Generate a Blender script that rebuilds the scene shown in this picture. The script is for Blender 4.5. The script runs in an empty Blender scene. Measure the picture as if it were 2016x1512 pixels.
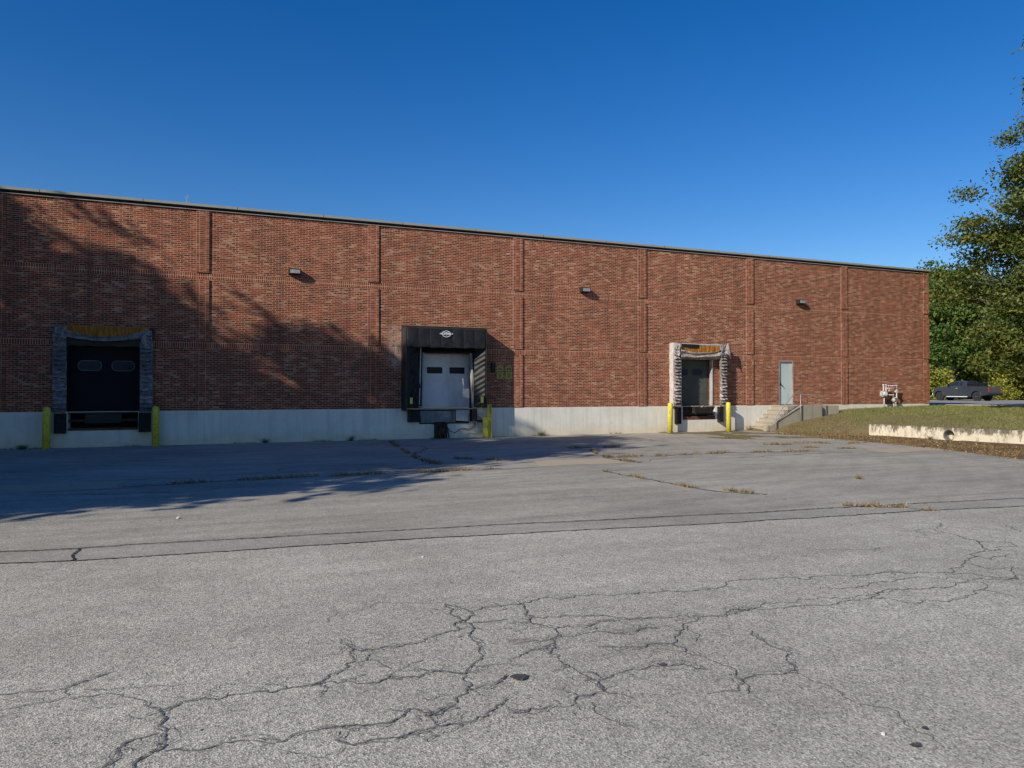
import bpy, bmesh, math, random
import numpy as np
from mathutils import Vector, Matrix, noise
R = math.radians
random.seed(7); rng = np.random.default_rng(7)
scene = bpy.context.scene
col = scene.collection
YW = 28.41          # the brick facade stands on this line
SUN = Vector((-2.16, -1.0, 1.27)).normalized()   # towards the sun

SKY_DUST, SKY_OZ, SKY_SAT, SKY_HUE, SKY_STR, SUN_E = .25, 3.4, 1.38, .512, .115, 5.0
# trees beside the lot: (across the light, towards the sun, scale, label)
LEFT = [(-17.2, -10, 1.05, 'leafy oak standing nearest the camera left of the lot'), (-22.5, -11, 1.08, 'leafy oak second from the camera left of the lot'), (-27.5, -10, .97, 'tall pine third from the camera left of the lot'), (-35.5, -11, .78, 'tall pine nearest the warehouse left of the lot')]
CRACKS=[([(-1.17,5.46),(-0.99,5.42),(-0.83,5.4),(-0.72,5.48),(-0.59,5.59)],0.7),
([(-1.11,5.18),(-1.01,5.2),(-0.9,5.22),(-0.77,5.25),(-0.83,5.4)],0.6),
([(-0.7,5.34),(-0.45,5.25),(-0.25,5.22),(-0.07,5.18)],0.4),
([(-0.23,4.83),(-0.12,4.9),(0.06,4.88),(0.28,4.87),(0.46,4.86),(0.64,4.85),(0.75,4.93),(0.92,5.15),(1.01,5.42),(0.96,5.67)],1),
([(-0.23,4.83),(-0.23,4.6),(-0.18,4.32),(-0.31,4.13)],1),
([(-0.23,4.51),(-0.41,4.39),(-0.43,4.23),(-0.49,4.17)],0.9),
([(-0.18,4.26),(-0.01,4.2),(0.19,4.23),(0.51,4.22),(0.68,4.2),(0.91,4.15),(1.02,4.16),(1.15,4.27),(1.28,4.12),(1.41,4.24),(1.53,4.39),(1.61,4.65),(1.39,4.76),(1.15,4.77),(1.04,4.72),(0.74,4.87),(0.64,4.85)],1.2),
([(1.01,5.42),(1.18,5.34),(1.41,5.36),(1.63,5.45),(1.86,5.52),(2.04,5.79),(2.11,5.95),(1.98,6.25)],1),
([(1.98,6.25),(1.94,5.98),(1.96,5.75),(1.89,5.38),(1.86,5.06),(1.7,4.78),(1.61,4.65)],1.2),
([(2.11,5.95),(2.32,6.0),(2.47,5.99)],0.7),
([(1.98,5.64),(2.14,5.64),(2.32,5.62)],0.7),
([(0.66,4.05),(0.87,3.97),(1.07,3.97),(1.22,3.99),(1.43,3.97),(1.61,4.11),(1.72,4.17)],1.1),
([(1.22,3.99),(1.19,4.14),(1.38,4.21)],0.8),
([(0.92,5.15),(1.06,5.15),(1.14,5.27)],0.6),
([(1.06,5.15),(1.19,4.94)],0.5),
([(1.04,4.72),(1.26,4.91),(1.42,5.0)],0.5),
([(1.7,4.78),(1.95,4.72)],0.6),
([(1.53,4.39),(1.72,4.4),(1.86,4.52)],0.7),
([(-0.75,5.2),(-0.56,5.22),(-0.23,4.83)],0.5),
([(0.93,6.11),(1.05,6.36),(1.44,6.52),(1.97,6.29)],0.3),
([(2.47,5.99),(2.63,6.01),(2.89,6.08),(3.33,6.01),(3.71,5.87),(4.03,5.85),(4.36,5.74),(4.8,5.91),(5.09,5.87),(5.48,5.79),(5.57,5.65),(5.96,5.67),(6.25,5.55),(6.56,5.57),(6.96,5.37),(7.68,5.53),(8.11,5.69),(8.69,6.04),(9.04,6.58),(9.13,7.01),(9.67,7.31)],0.8),
([(2.59,5.98),(2.57,5.79),(2.46,5.49),(2.28,5.53)],0.7),
([(2.53,5.65),(2.82,5.54),(3.14,5.36),(3.43,5.19),(3.77,5.09),(4.05,5.01),(4.4,5.08),(4.73,5.0),(5.05,4.91),(5.55,4.92),(6.02,5.05),(6.46,4.96),(6.96,4.96),(7.58,4.91)],0.8),
([(2.46,5.49),(2.56,5.24),(2.8,5.18),(3.14,5.24),(3.45,5.22)],0.8),
([(2.56,5.24),(2.45,5.06),(2.12,5.13)],0.8),
([(2.45,5.06),(2.33,4.7),(2.32,4.37),(2.36,4.19),(2.24,4.04),(2.03,3.93),(1.86,3.96),(1.65,3.99)],1.2),
([(2.49,5.1),(2.6,5.03),(2.92,4.99),(3.26,5.01),(3.34,4.95)],0.7),
([(3.62,4.97),(3.85,5.06),(4.09,5.03),(4.4,5.08)],0.8),
([(3.62,4.97),(3.29,4.64),(3.23,4.61),(3.02,4.64),(2.68,4.77)],0.8),
([(3.58,4.91),(3.42,4.59)],0.5),
([(2.36,4.19),(2.56,4.27),(2.84,4.3),(3.05,4.24),(3.15,4.09)],0.9),
([(3.21,4.59),(3.27,4.3),(3.31,4.08),(3.24,3.86),(3.44,3.87),(3.66,3.81),(3.75,3.99),(3.97,4.61)],0.8),
([(3.24,3.86),(3.04,3.75),(2.89,3.77)],0.6),
([(3.24,3.86),(3.12,3.67)],0.6),
([(3.66,3.81),(3.68,3.54),(3.67,3.26),(3.65,2.99),(3.6,2.71)],0.35),
([(2.36,4.19),(2.32,4.03),(2.44,3.89)],0.6),
([(2.17,3.93),(2.17,3.63),(2.22,3.56)],0.6),
([(1.98,4.79),(2.17,4.88),(2.31,4.87),(2.41,4.95)],0.8),
([(4.4,5.08),(4.6,5.18),(4.82,5.09),(5.24,5.07),(5.65,5.01),(6.1,5.06)],0.6),
([(5.38,5.36),(5.84,5.24),(6.26,5.25),(6.67,5.29),(7.01,4.99)],0.5),
([(5.53,4.93),(5.78,4.69),(6.11,4.59),(6.48,4.66),(6.78,4.73),(6.83,4.43)],0.6),
([(8.69,6.04),(8.56,5.79),(9.07,5.88),(9.24,6.05),(8.89,6.2)],0.6),
([(7.68,5.53),(7.71,5.21),(8.0,5.08)],0.5),
([(7.06,4.91),(6.78,4.73)],0.5),
([(8.31,6.04),(8.43,5.84),(8.79,5.69)],0.5),
([(10.41,6.89),(10.19,6.67),(10.09,6.42)],0.5),
([(6.59,6.76),(7.32,6.38),(7.7,6.46)],0.3),
([(8.86,7.03),(8.67,6.73)],0.3),
([(8.11,5.69),(8.12,5.54),(8.59,5.63),(8.68,5.52)],0.5),
([(7.01,5.26),(7.3,5.2),(7.5,4.84),(8.03,5.26)],0.5),
([(8.67,7.11),(9.22,7.08)],0.3)]
SEAM_FAR=[(-2.2,10.3),(-1.43,10.14),(-0.82,10.15),(-0.02,10.06),(0.88,9.97),(2.5,9.78),(3.88,9.65),(6.25,9.32),(8.83,9.01),(10.85,8.8),(12.31,8.59),(13.34,8.48)]
SEAM_NEAR=[(-2.05,9.59),(-1.33,9.42),(-0.7,9.36),(0.53,9.27),(0.99,9.26),(2.47,9.15),(3.61,8.98),(5.43,8.73),(7.09,8.5),(8.4,8.37),(10.45,8.2),(12.39,7.88)]
JOINT=[(-1.33,9.42),(-1.37,9.84),(-1.36,10.14)]
WEED_LINES=[[(11.6,21.12),(10.87,19.32),(10.5,17.94),(10.67,16.52)],
[(8.69,15.14),(8.74,14.26),(8.77,12.99),(8.81,12.08),(9.49,10.62)],
[(10.5,18.37),(12.71,18.17),(14.83,18.26),(16.85,17.83),(17.81,17.74)],
[(10.82,21.8),(12.98,21.49)],
[(-1.5,16.34),(0.11,16.54),(2.56,16.75),(4.85,16.62),(6.74,16.75)],
[(6.38,26.82),(5.52,20.2),(5.65,18.21)],
[(6.5,19.78),(7.47,18.57)],
[(9.75,9.11),(10.18,8.72),(10.48,8.6),(10.59,8.13)],
[(18.27,20.57),(19.19,20.18)],
[(20.04,20.95),(21.15,19.63),(22.47,19.93)],
[(18.54,18.92),(19.9,17.65)],
[(16.15,24.44),(16.02,23.23)],
[(19.43,23.92),(19.56,23.01)],
[(21.54,16.18),(22.69,16.25)]]
# ------------------------------------------------------------------ helpers
class MB:
    """collects shapes in world coordinates; build() links them as ONE mesh object"""
    def __init__(s): s.v = []; s.f = []; s.smooth = False
    def add(s, vs, fs):
        n = len(s.v); s.v += [tuple(p) for p in vs]; s.f += [tuple(i + n for i in f) for f in fs]; return s
    def box(s, x0, x1, y0, y1, z0, z1):
        vs = [(x, y, z) for x in (x0, x1) for y in (y0, y1) for z in (z0, z1)]
        return s.add(vs, [(0,1,3,2),(4,6,7,5),(0,4,5,1),(2,3,7,6),(0,2,6,4),(1,5,7,3)])
    def prism(s, pts, axis, a, b):
        """polygon pts in the two other axes, extruded from a to b along axis"""
        def P(p, t):
            return {'x': (t, p[0], p[1]), 'y': (p[0], t, p[1]), 'z': (p[0], p[1], t)}[axis]
        n = len(pts)
        vs = [P(p, a) for p in pts] + [P(p, b) for p in pts]
        fs = [tuple(range(n)), tuple(range(2*n-1, n-1, -1))] + [(i, i+n, (i+1) % n+n, (i+1) % n) for i in range(n)]
        return s.add(vs, fs)
    def tube(s, pts, r, n=8, cap=True):
        pts = [Vector(p) for p in pts]
        rs = r if isinstance(r, (list, tuple)) else [r]*len(pts)
        vs, fs = [], []
        ref = None
        for i, p in enumerate(pts):
            d = (pts[min(i+1, len(pts)-1)] - pts[max(i-1, 0)])
            if d.length < 1e-9: d = Vector((0, 0, 1))
            d.normalize()
            if ref is None or abs(ref.dot(d)) > .95: ref = Vector((1, 0, 0)) if abs(d.x) < .8 else Vector((0, 1, 0))
            u = (ref - d*ref.dot(d)).normalized(); w = d.cross(u); ref = u
            for k in range(n):
                a = 2*math.pi*k/n
                vs.append(p + (u*math.cos(a) + w*math.sin(a))*rs[i])
        for i in range(len(pts)-1):
            for k in range(n):
                fs.append((i*n+k, i*n+(k+1) % n, (i+1)*n+(k+1) % n, (i+1)*n+k))
        if cap:
            fs.append(tuple(range(n-1, -1, -1))); m = (len(pts)-1)*n; fs.append(tuple(range(m, m+n)))
        return s.add(vs, fs)
    def grid(s, fn, nu, nv):
        vs = [fn(i/nu, j/nv) for i in range(nu+1) for j in range(nv+1)]
        fs = [(i*(nv+1)+j, (i+1)*(nv+1)+j, (i+1)*(nv+1)+j+1, i*(nv+1)+j+1) for i in range(nu) for j in range(nv)]
        return s.add(vs, fs)
    def xf(s, M):
        s.v = [tuple(M @ Vector(p)) for p in s.v]; return s
    def build(s, name, mat, parent=None, smooth=False, bevel=0, thick=0):
        o = parent; org = Vector((0, 0, 0))
        while o is not None: org += o.location; o = o.parent
        me = bpy.data.meshes.new(name)
        me.from_pydata([tuple(Vector(p)-org) for p in s.v], [], s.f); me.materials.append(mat)
        bm = bmesh.new(); bm.from_mesh(me); bmesh.ops.recalc_face_normals(bm, faces=bm.faces)
        if bevel: 
            ed = [e for e in bm.edges if len(e.link_faces) == 2 and e.calc_face_angle(0) > .6]
            bmesh.ops.bevel(bm, geom=ed, offset=bevel, segments=2, affect='EDGES', clamp_overlap=True)
        bm.to_mesh(me); bm.free()
        if smooth:
            for p in me.polygons: p.use_smooth = True
        o = bpy.data.objects.new(name, me); col.objects.link(o)
        if parent is not None: o.parent = parent
        if thick:
            m = o.modifiers.new('Solidify', 'SOLIDIFY'); m.thickness = thick; m.offset = 0
        return o
def tag(o, label=None, cat=None, group=None, kind=None):
    if label: o['label'] = label
    if cat: o['category'] = cat
    if group: o['group'] = group
    if kind: o['kind'] = kind
    return o
def empty(name, loc, label, cat, group=None):
    o = bpy.data.objects.new(name, None); o.empty_display_size = .3; o.location = loc; col.objects.link(o)
    return tag(o, label, cat, group)
def copy_tree(o, parent=None):
    c = o.copy(); col.objects.link(c); c.parent = parent
    for ch in list(o.children): copy_tree(ch, c)
    return c
def shift(dx, dy, dz):
    return Matrix.Translation((dx, dy, dz))

# ------------------------------------------------------------------ materials
class NT:
    def __init__(s, name):
        s.m = bpy.data.materials.new(name); s.m.use_nodes = True; s.t = s.m.node_tree; s.n = s.t.nodes; s.l = s.t.links
        s.b = s.n['Principled BSDF']; s.out = s.n['Material Output']; s.b.inputs['Specular IOR Level'].default_value = .3
    def new(s, t, **k):
        n = s.n.new(t)
        for a, v in k.items(): setattr(n, a, v)
        return n
    def put(s, sock, v):
        if isinstance(v, bpy.types.NodeSocket): s.l.new(v, sock)
        elif v is not None:
            if hasattr(sock.default_value, '__len__') and not hasattr(v, '__len__'): v = (v, v, v)
            if hasattr(sock.default_value, '__len__') and len(sock.default_value) == 4 and len(v) == 3: v = (*v, 1)
            sock.default_value = v
    def pos(s): return s.new('ShaderNodeNewGeometry').outputs['Position']
    def objc(s): return s.new('ShaderNodeTexCoord').outputs['Object']
    def map(s, v, scale=(1,1,1), loc=(0,0,0), rot=(0,0,0)):
        n = s.new('ShaderNodeMapping'); s.put(n.inputs['Vector'], v); n.inputs['Scale'].default_value = scale
        n.inputs['Location'].default_value = loc; n.inputs['Rotation'].default_value = rot; return n.outputs[0]
    def noise(s, v, sc, det=3, rough=.5, dist=0):
        n = s.new('ShaderNodeTexNoise'); s.put(n.inputs['Vector'], v); n.inputs['Scale'].default_value = sc
        n.inputs['Detail'].default_value = det; n.inputs['Roughness'].default_value = rough; n.inputs['Distortion'].default_value = dist
        return n.outputs['Fac']
    def vor(s, v, sc, feat='F1', out='Distance'):
        n = s.new('ShaderNodeTexVoronoi', feature=feat); s.put(n.inputs['Vector'], v); n.inputs['Scale'].default_value = sc; return n.outputs[out]
    def ramp(s, f, stops, interp='LINEAR'):
        n = s.new('ShaderNodeValToRGB'); s.put(n.inputs[0], f); cr = n.color_ramp; cr.interpolation = interp
        while len(cr.elements) < len(stops): cr.elements.new(.5)
        for e, (p, c) in zip(cr.elements, stops):
            e.position = p; e.color = (*(c if hasattr(c, '__len__') else (c, c, c)), 1)
        return n.outputs['Color']
    def mix(s, f, a, b, mode='MIX'):
        n = s.new('ShaderNodeMix', data_type='RGBA', blend_type=mode)
        s.put(n.inputs[0], f); s.put(n.inputs[6], a); s.put(n.inputs[7], b); return n.outputs[2]
    def math(s, op, a, b=None, c=None, clamp=False):
        n = s.new('ShaderNodeMath', operation=op, use_clamp=clamp)
        for i, v in enumerate((a, b, c)):
            if v is not None: s.put(n.inputs[i], v)
        return n.outputs[0]
    def sep(s, v):
        n = s.new('ShaderNodeSeparateXYZ'); s.put(n.inputs[0], v); return n.outputs
    def comb(s, x, y, z):
        n = s.new('ShaderNodeCombineXYZ')
        for i, v in enumerate((x, y, z)): s.put(n.inputs[i], v)
        return n.outputs[0]
    def bump(s, h, st=.3, d=.01):
        n = s.new('ShaderNodeBump'); s.put(n.inputs['Height'], h); n.inputs['Strength'].default_value = st; n.inputs['Distance'].default_value = d
        s.l.new(n.outputs[0], s.b.inputs['Normal'])
    def fin(s, c=None, r=None, metal=None):
        if c is not None: s.put(s.b.inputs['Base Color'], c)
        if r is not None: s.put(s.b.inputs['Roughness'], r)
        if metal is not None: s.b.inputs['Metallic'].default_value = metal
        return s.m

def plain(name, c, r=.6, var=.25, sc=6, metal=0, dirt=None, bump=0):
    """painted / plain surface with mottling and optional dirt colour"""
    t = NT(name); p = t.pos(); f = t.noise(p, sc, 5, .6)
    c0 = tuple(x*(1-var) for x in c); c1 = tuple(min(1, x*(1+var)) for x in c)
    k = t.ramp(f, [(.3, c0), (.7, c1)])
    if dirt:
        g = t.noise(t.map(p, (1, 1, .35)), sc*.7, 6, .7)
        k = t.mix(t.ramp(g, [(.5, 0), (.68, 1)]), k, dirt)
    if bump: t.bump(t.noise(p, sc*6, 3), bump, .01)
    return t.fin(k, r, metal)

def brick_mat(name, mode):
    t = NT(name); P = t.sep(t.pos()); xx = t.math('ADD', P[0], P[1])
    if mode == 'soldier': v = t.comb(xx, P[2], 0)
    else: v = t.comb(xx, P[2], 0)
    b = t.new('ShaderNodeTexBrick'); t.put(b.inputs['Vector'], v)
    b.inputs['Color1'].default_value = (0, 0, 0, 1); b.inputs['Color2'].default_value = (1, 1, 1, 1); b.inputs['Mortar'].default_value = (.5, .5, .5, 1)
    b.inputs['Scale'].default_value = 1; b.inputs['Bias'].default_value = 0; b.inputs['Mortar Smooth'].default_value = .15
    b.offset_frequency = 2; b.squash = 1
    if mode == 'run': b.inputs['Brick Width'].default_value = .2135; b.inputs['Row Height'].default_value = .0672; b.offset = .5; b.inputs['Mortar Size'].default_value = .0060
    if mode == 'stack':
        b.inputs['Brick Width'].default_value = .211; b.inputs['Row Height'].default_value = .0672; b.offset = 0; b.inputs['Mortar Size'].default_value = .0052
        t.put(b.inputs['Vector'], t.map(v, loc=(-.18+.211*2-YW, 0, 0)))
        # pilasters repeat every 6.1 m: fold the coordinate so joints land on their edges
        fx = t.math('MODULO', t.math('ADD', P[0], 60.82-.0), 6.104)
        t.put(b.inputs['Vector'], t.comb(t.math('ADD', t.math('ADD', fx, -.42+.422), t.math('MULTIPLY', t.math('SUBTRACT', P[1], YW), 1)), P[2], 0))
    if mode == 'soldier': b.inputs['Brick Width'].default_value = .0735; b.inputs['Row Height'].default_value = .215; b.offset = 0; b.inputs['Mortar Size'].default_value = .0085; t.put(b.inputs['Vector'], t.map(v, loc=(0, .045, 0)))
    val = t.sep(b.outputs['Color'])[0] if False else b.outputs['Color']
    W_, H_ = b.inputs['Brick Width'].default_value, b.inputs['Row Height'].default_value
    src = t.sep(b.inputs['Vector'].links[0].from_socket)
    row = t.math('FLOOR', t.math('DIVIDE', src[1], H_))
    off = t.math('MULTIPLY', t.math('FLOORED_MODULO', row, 2), .5 if mode == 'run' else 0)
    cl = t.math('FLOOR', t.math('ADD', t.math('DIVIDE', src[0], W_), off))
    wn = t.new('ShaderNodeTexWhiteNoise', noise_dimensions='3D'); t.put(wn.inputs['Vector'], t.comb(cl, row, t.math('FLOOR', t.math('DIVIDE', P[0], 6.104)) if mode == 'stack' else 0))
    rv = wn.outputs['Value']
    big = t.noise(t.pos(), .35, 3, .6); mid = t.noise(t.map(t.pos(), (1, 1, 1.3)), 2.6, 2, .5)
    rv = t.math('ADD', rv, t.math('MULTIPLY', t.math('SUBTRACT', big, .5), .55))
    rv = t.math('ADD', rv, t.math('MULTIPLY', t.math('SUBTRACT', mid, .5), .35), clamp=True)
    rmp = t.ramp(rv, [(0, (.07, .032, .026)), (.16, (.12, .04, .028)), (.28, (.17, .042, .026)), (.48, (.26, .055, .030)), (.68, (.28, .070, .040)), (.80, (.31, .135, .082)), (.95, (.33, .2, .13)), (1, (.42, .30, .22))])
    fine = t.noise(t.pos(), 60, 3, .6)
    rmp = t.mix(t.math('MULTIPLY', fine, .35), rmp, (.08, .035, .025))
    if mode == 'stack': rmp = t.mix(.25, rmp, (.26, .075, .04))
    if mode == 'soldier': rmp = t.mix(.45, rmp, (.22, .06, .035))
    # white efflorescence beside the middle dock
    e = t.math('MULTIPLY', t.ramp(t.math('ABSOLUTE', t.math('SUBTRACT', P[0], 6.95)), [(.0, 1), (.45, 0)]), t.ramp(t.math('ABSOLUTE', t.math('SUBTRACT', P[2], 3.6)), [(.6, 1), (1, 0)]))
    e = t.math('MULTIPLY', e, t.ramp(t.noise(t.pos(), 5, 5, .7), [(.38, 0), (.58, .8)]))
    mort = t.ramp(t.noise(t.pos(), 3, 4), [(.3, (.40, .29, .20)), (.7, (.64, .48, .35))])
    f2 = t.math('MAXIMUM', b.outputs['Fac'], e)
    c = t.mix(b.outputs['Fac'], rmp, mort); c = t.mix(e, c, (.6, .56, .52))
    # soot and rain streaks
    st = t.noise(t.map(t.pos(), (2.2, 2.2, .18)), 1, 5, .65)
    c = t.mix(t.ramp(st, [(.45, 0), (.75, .45)]), c, (.07, .04, .03)); c = t.mix(1, c, (1.10, .92, .80), 'MULTIPLY')
    t.bump(t.math('SUBTRACT', t.math('MULTIPLY', fine, .3), b.outputs['Fac']), .5, .006)
    return t.fin(c, .92)
M = {}
M['brick'] = brick_mat('running_bond_brick', 'run'); M['stack'] = brick_mat('stacked_brick', 'stack'); M['soldier'] = brick_mat('soldier_brick', 'soldier')

def concrete(name, c, warm, joints=True, stain=.5, moss=False):
    t = NT(name); p = t.pos(); P = t.sep(p)
    k = t.ramp(t.noise(p, 1.1, 6, .65), [(.3, tuple(x*.8 for x in c)), (.7, c)])
    k = t.mix(t.ramp(t.noise(t.map(p, (7, 7, .35)), 1, 5, .6), [(.48, 0), (.72, stain)]), k, tuple(x*.62 for x in c))
    low = t.ramp(t.math('ADD', P[2], t.math('MULTIPLY', t.noise(p, 3, 4), .5)), [(.15, 1), (.75, 0)])
    k = t.mix(t.math('MULTIPLY', low, .75), k, warm)
    k = t.mix(t.ramp(t.noise(p, 9, 6, .75), [(.6, 0), (.72, .6)]), k, tuple(x*.45 for x in c))
    if joints:
        j = t.math('ABSOLUTE', t.math('SUBTRACT', t.math('MODULO', t.math('ADD', P[0], 61.2), 1.22), .61))
        k = t.mix(t.ramp(j, [(.6, 0), (.607, .3)]), k, tuple(x*.5 for x in c))
    if moss:
        d = t.ramp(t.math('ADD', t.noise(t.map(p, (1.5, 1.5, .8)), 2.2, 8, .78), t.math('MULTIPLY', t.math('SUBTRACT', P[2], .3), .55)), [(.49, 0), (.60, .92)])
        k = t.mix(d, k, (.09, .075, .05))
        k = t.mix(t.ramp(t.noise(t.map(p, (1, 1, .5)), 6, 7, .8), [(.52, 0), (.60, .65)]), k, (.26, .22, .165))
        k = t.mix(t.ramp(t.noise(t.map(p, (1, 1, .12)), 7, 4, .7), [(.58, 0), (.68, .6)]), k, (.16, .13, .09))
    t.bump(t.noise(p, 45, 4, .7), .35, .008)
    return t.fin(k, .9)
M['found'] = concrete('foundation_concrete', (.80, .765, .66), (.66, .52, .33))
M['oldconc'] = concrete('weathered_concrete', (.70, .63, .49), (.60, .53, .38), False, .3, True)
M['stairc'] = concrete('stair_concrete', (.40, .355, .28), (.42, .34, .23), False, .45)
M['cheek'] = concrete('cheek_concrete', (.36, .32, .25), (.38, .31, .21), False, .6)

def asphalt(name, c, agg=(.62, 1.5), sc=95, tyre=0., warm=(1, 1, 1)):
    t = NT(name); p = t.pos()
    cc = tuple(c*w for w in warm)
    k = t.ramp(t.noise(p, .35, 5, .6), [(.3, (cc[0]*.80, cc[1]*.79, cc[2]*.78)), (.7, tuple(x*1.12 for x in cc))])
    k = t.mix(1, k, t.ramp(t.noise(p, 4, 4, .6), [(.25, .86), (.75, 1.12)]), 'MULTIPLY')
    if tyre:
        d = t.noise(t.map(p, (.16, 2.1, 1), rot=(0, 0, R(5))), 1.2, 5, .6, .3)
        k = t.mix(1, k, t.ramp(d, [(.38, 1-tyre), (.6, 1.05)]), 'MULTIPLY')
        w = t.new('ShaderNodeTexWave', wave_type='RINGS', rings_direction='Z'); t.put(w.inputs['Vector'], t.map(p, loc=(-2, -30, 0)))
        w.inputs['Scale'].default_value = .42; w.inputs['Distortion'].default_value = 3; w.inputs['Detail'].default_value = 4; w.inputs['Detail Scale'].default_value = .4
        k = t.mix(1, k, t.ramp(w.outputs['Fac'], [(0, 1-tyre*.45), (.5, 1)]), 'MULTIPLY')
    v1 = t.vor(p, sc, 'F1', 'Color'); bw = t.new('ShaderNodeRGBToBW'); t.put(bw.inputs[0], v1)
    k = t.mix(1, k, t.ramp(bw.outputs[0], [(.1, agg[0]), (.55, 1), (.9, agg[1])]), 'MULTIPLY')
    pit = t.noise(p, sc*.55, 3, .65)
    k = t.mix(t.ramp(pit, [(.56, 0), (.64, .8)]), k, tuple(x*.3 for x in cc))
    h = t.math('ADD', t.vor(p, sc, 'F1'), t.math('MULTIPLY', pit, -.8))
    t.bump(h, .55, .006)
    return t.fin(k, .86)
M['lot'] = asphalt('worn_lot_asphalt', .39, (.62, 1.4), 85, .15, (1.08, 1.01, .83))
M['road'] = asphalt('coarse_road_asphalt', .445, (.6, 1.45), 85, .04, (1.075, 1.01, .83))
M['strip'] = asphalt('strip_asphalt', .37, (.65, 1.4), 110, .05, (1.08, 1.01, .84))
M['drive'] = asphalt('drive_asphalt', .34, (.8, 1.2), 60, 0, (1.06, 1, .9))

def crack_mat(name, c, lo, hi, sc=55):
    t = NT(name); p = t.pos()
    t.fin(c, .95)
    a = t.ramp(t.noise(p, sc, 4, .7), [(lo, 1), (hi, 0)])
    tr = t.new('ShaderNodeBsdfTransparent'); mx = t.new('ShaderNodeMixShader')
    t.put(mx.inputs[0], a); t.l.new(tr.outputs[0], mx.inputs[1]); t.l.new(t.b.outputs[0], mx.inputs[2]); t.l.new(mx.outputs[0], t.out.inputs[0])
    return t.m
M['crack'] = crack_mat('crack_shadow', (.17, .165, .16), .50, .64)
M['crackedge'] = crack_mat('crack_crumble', (.20, .195, .185), .42, .62, 34)
M['seam'] = crack_mat('seam_tar', (.03, .029, .028), .62, .8, 14)

def ground_mat(name, stops, sc=1.2, green=None):
    t = NT(name); p = t.pos()
    k = t.ramp(t.math('ADD', t.math('MULTIPLY', t.noise(p, sc, 6, .7), .6), t.math('MULTIPLY', t.noise(p, sc*14, 4, .7), .4)), stops)
    if green:
        P = t.sep(p)
        f = t.math('ADD', t.math('MULTIPLY', t.math('SUBTRACT', P[0], 29), .09), t.math('MULTIPLY', t.math('SUBTRACT', t.noise(p, .8, 4), .5), 1.4), clamp=True)
        k = t.mix(f, k, green)
    t.bump(t.noise(p, 30, 4, .7), .8, .03)
    return t.fin(k, .95)
M['bank'] = ground_mat('bank_soil_and_grass', [(.36, (.13, .09, .05)), (.5, (.21, .16, .08)), (.62, (.15, .16, .055))], 1.3, (.13, .18, .04))
M['dirt'] = ground_mat('leafy_dirt', [(.36, (.085, .05, .03)), (.5, (.17, .105, .06)), (.64, (.13, .10, .05))], 1.6)
M['field'] = ground_mat('far_grass', [(.35, (.05, .06, .02)), (.65, (.13, .13, .05))], .3)

def leaf_mat(name, stops, trans=.3):
    t = NT(name); g = t.new('ShaderNodeNewGeometry')
    oi = t.new('ShaderNodeObjectInfo')
    k = t.ramp(t.math('ADD', t.math('MULTIPLY', g.outputs['Random Per Island'], .55), t.math('MULTIPLY', t.noise(t.pos(), .55, 4, .6), .75), ), [(p, c) for p, c in stops])
    t.fin(k, .55); t.b.inputs['Specular IOR Level'].default_value = .35
    tl = t.new('ShaderNodeBsdfTranslucent'); t.put(tl.inputs[0], t.mix(1, k, (1.3, 1.35, .6), 'MULTIPLY'))
    mx = t.new('ShaderNodeMixShader'); mx.inputs[0].default_value = trans
    t.l.new(t.b.outputs[0], mx.inputs[1]); t.l.new(tl.outputs[0], mx.inputs[2]); t.l.new(mx.outputs[0], t.out.inputs[0])
    return t.m
M['leafnear'] = leaf_mat('locust_leaves', [(.3, (.035, .06, .016)), (.5, (.075, .115, .024)), (.68, (.13, .16, .03)), (.85, (.19, .18, .035))])
M['leafgreen'] = leaf_mat('maple_leaves', [(.3, (.035, .075, .018)), (.55, (.085, .155, .03)), (.85, (.17, .21, .04))])
M['leafdark'] = leaf_mat('dark_leaves', [(.3, (.025, .045, .014)), (.6, (.065, .095, .024)), (.9, (.15, .14, .035))])
M['leafyellow'] = leaf_mat('yellow_leaves', [(.3, (.07, .11, .02)), (.55, (.20, .23, .035)), (.85, (.42, .38, .06))])
M['grassb'] = leaf_mat('grass_blades', [(.3, (.08, .12, .025)), (.55, (.16, .19, .05)), (.9, (.30, .26, .10))], .2)
M['weed'] = leaf_mat('weed_blades', [(.3, (.08, .09, .025)), (.55, (.20, .15, .06)), (.85, (.36, .23, .11))], .2)
M['weedg'] = leaf_mat('green_weed', [(.3, (.06, .10, .02)), (.8, (.17, .2, .04))], .3)
M['dryleaf'] = leaf_mat('dry_leaf', [(.3, (.16, .075, .03)), (.55, (.30, .16, .06)), (.85, (.45, .3, .12))], .1)
def bark(name, c):
    t = NT(name); p = t.pos(); h = t.noise(t.map(p, (8, 8, 1.5)), 1.6, 5, .7)
    t.bump(h, .7, .03); return t.fin(t.ramp(h, [(.3, tuple(x*.45 for x in c)), (.7, c)]), .95)
M['bark'] = bark('grey_bark', (.17, .14, .11)); M['palebark'] = bark('pale_bark', (.42, .38, .32))

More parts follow.
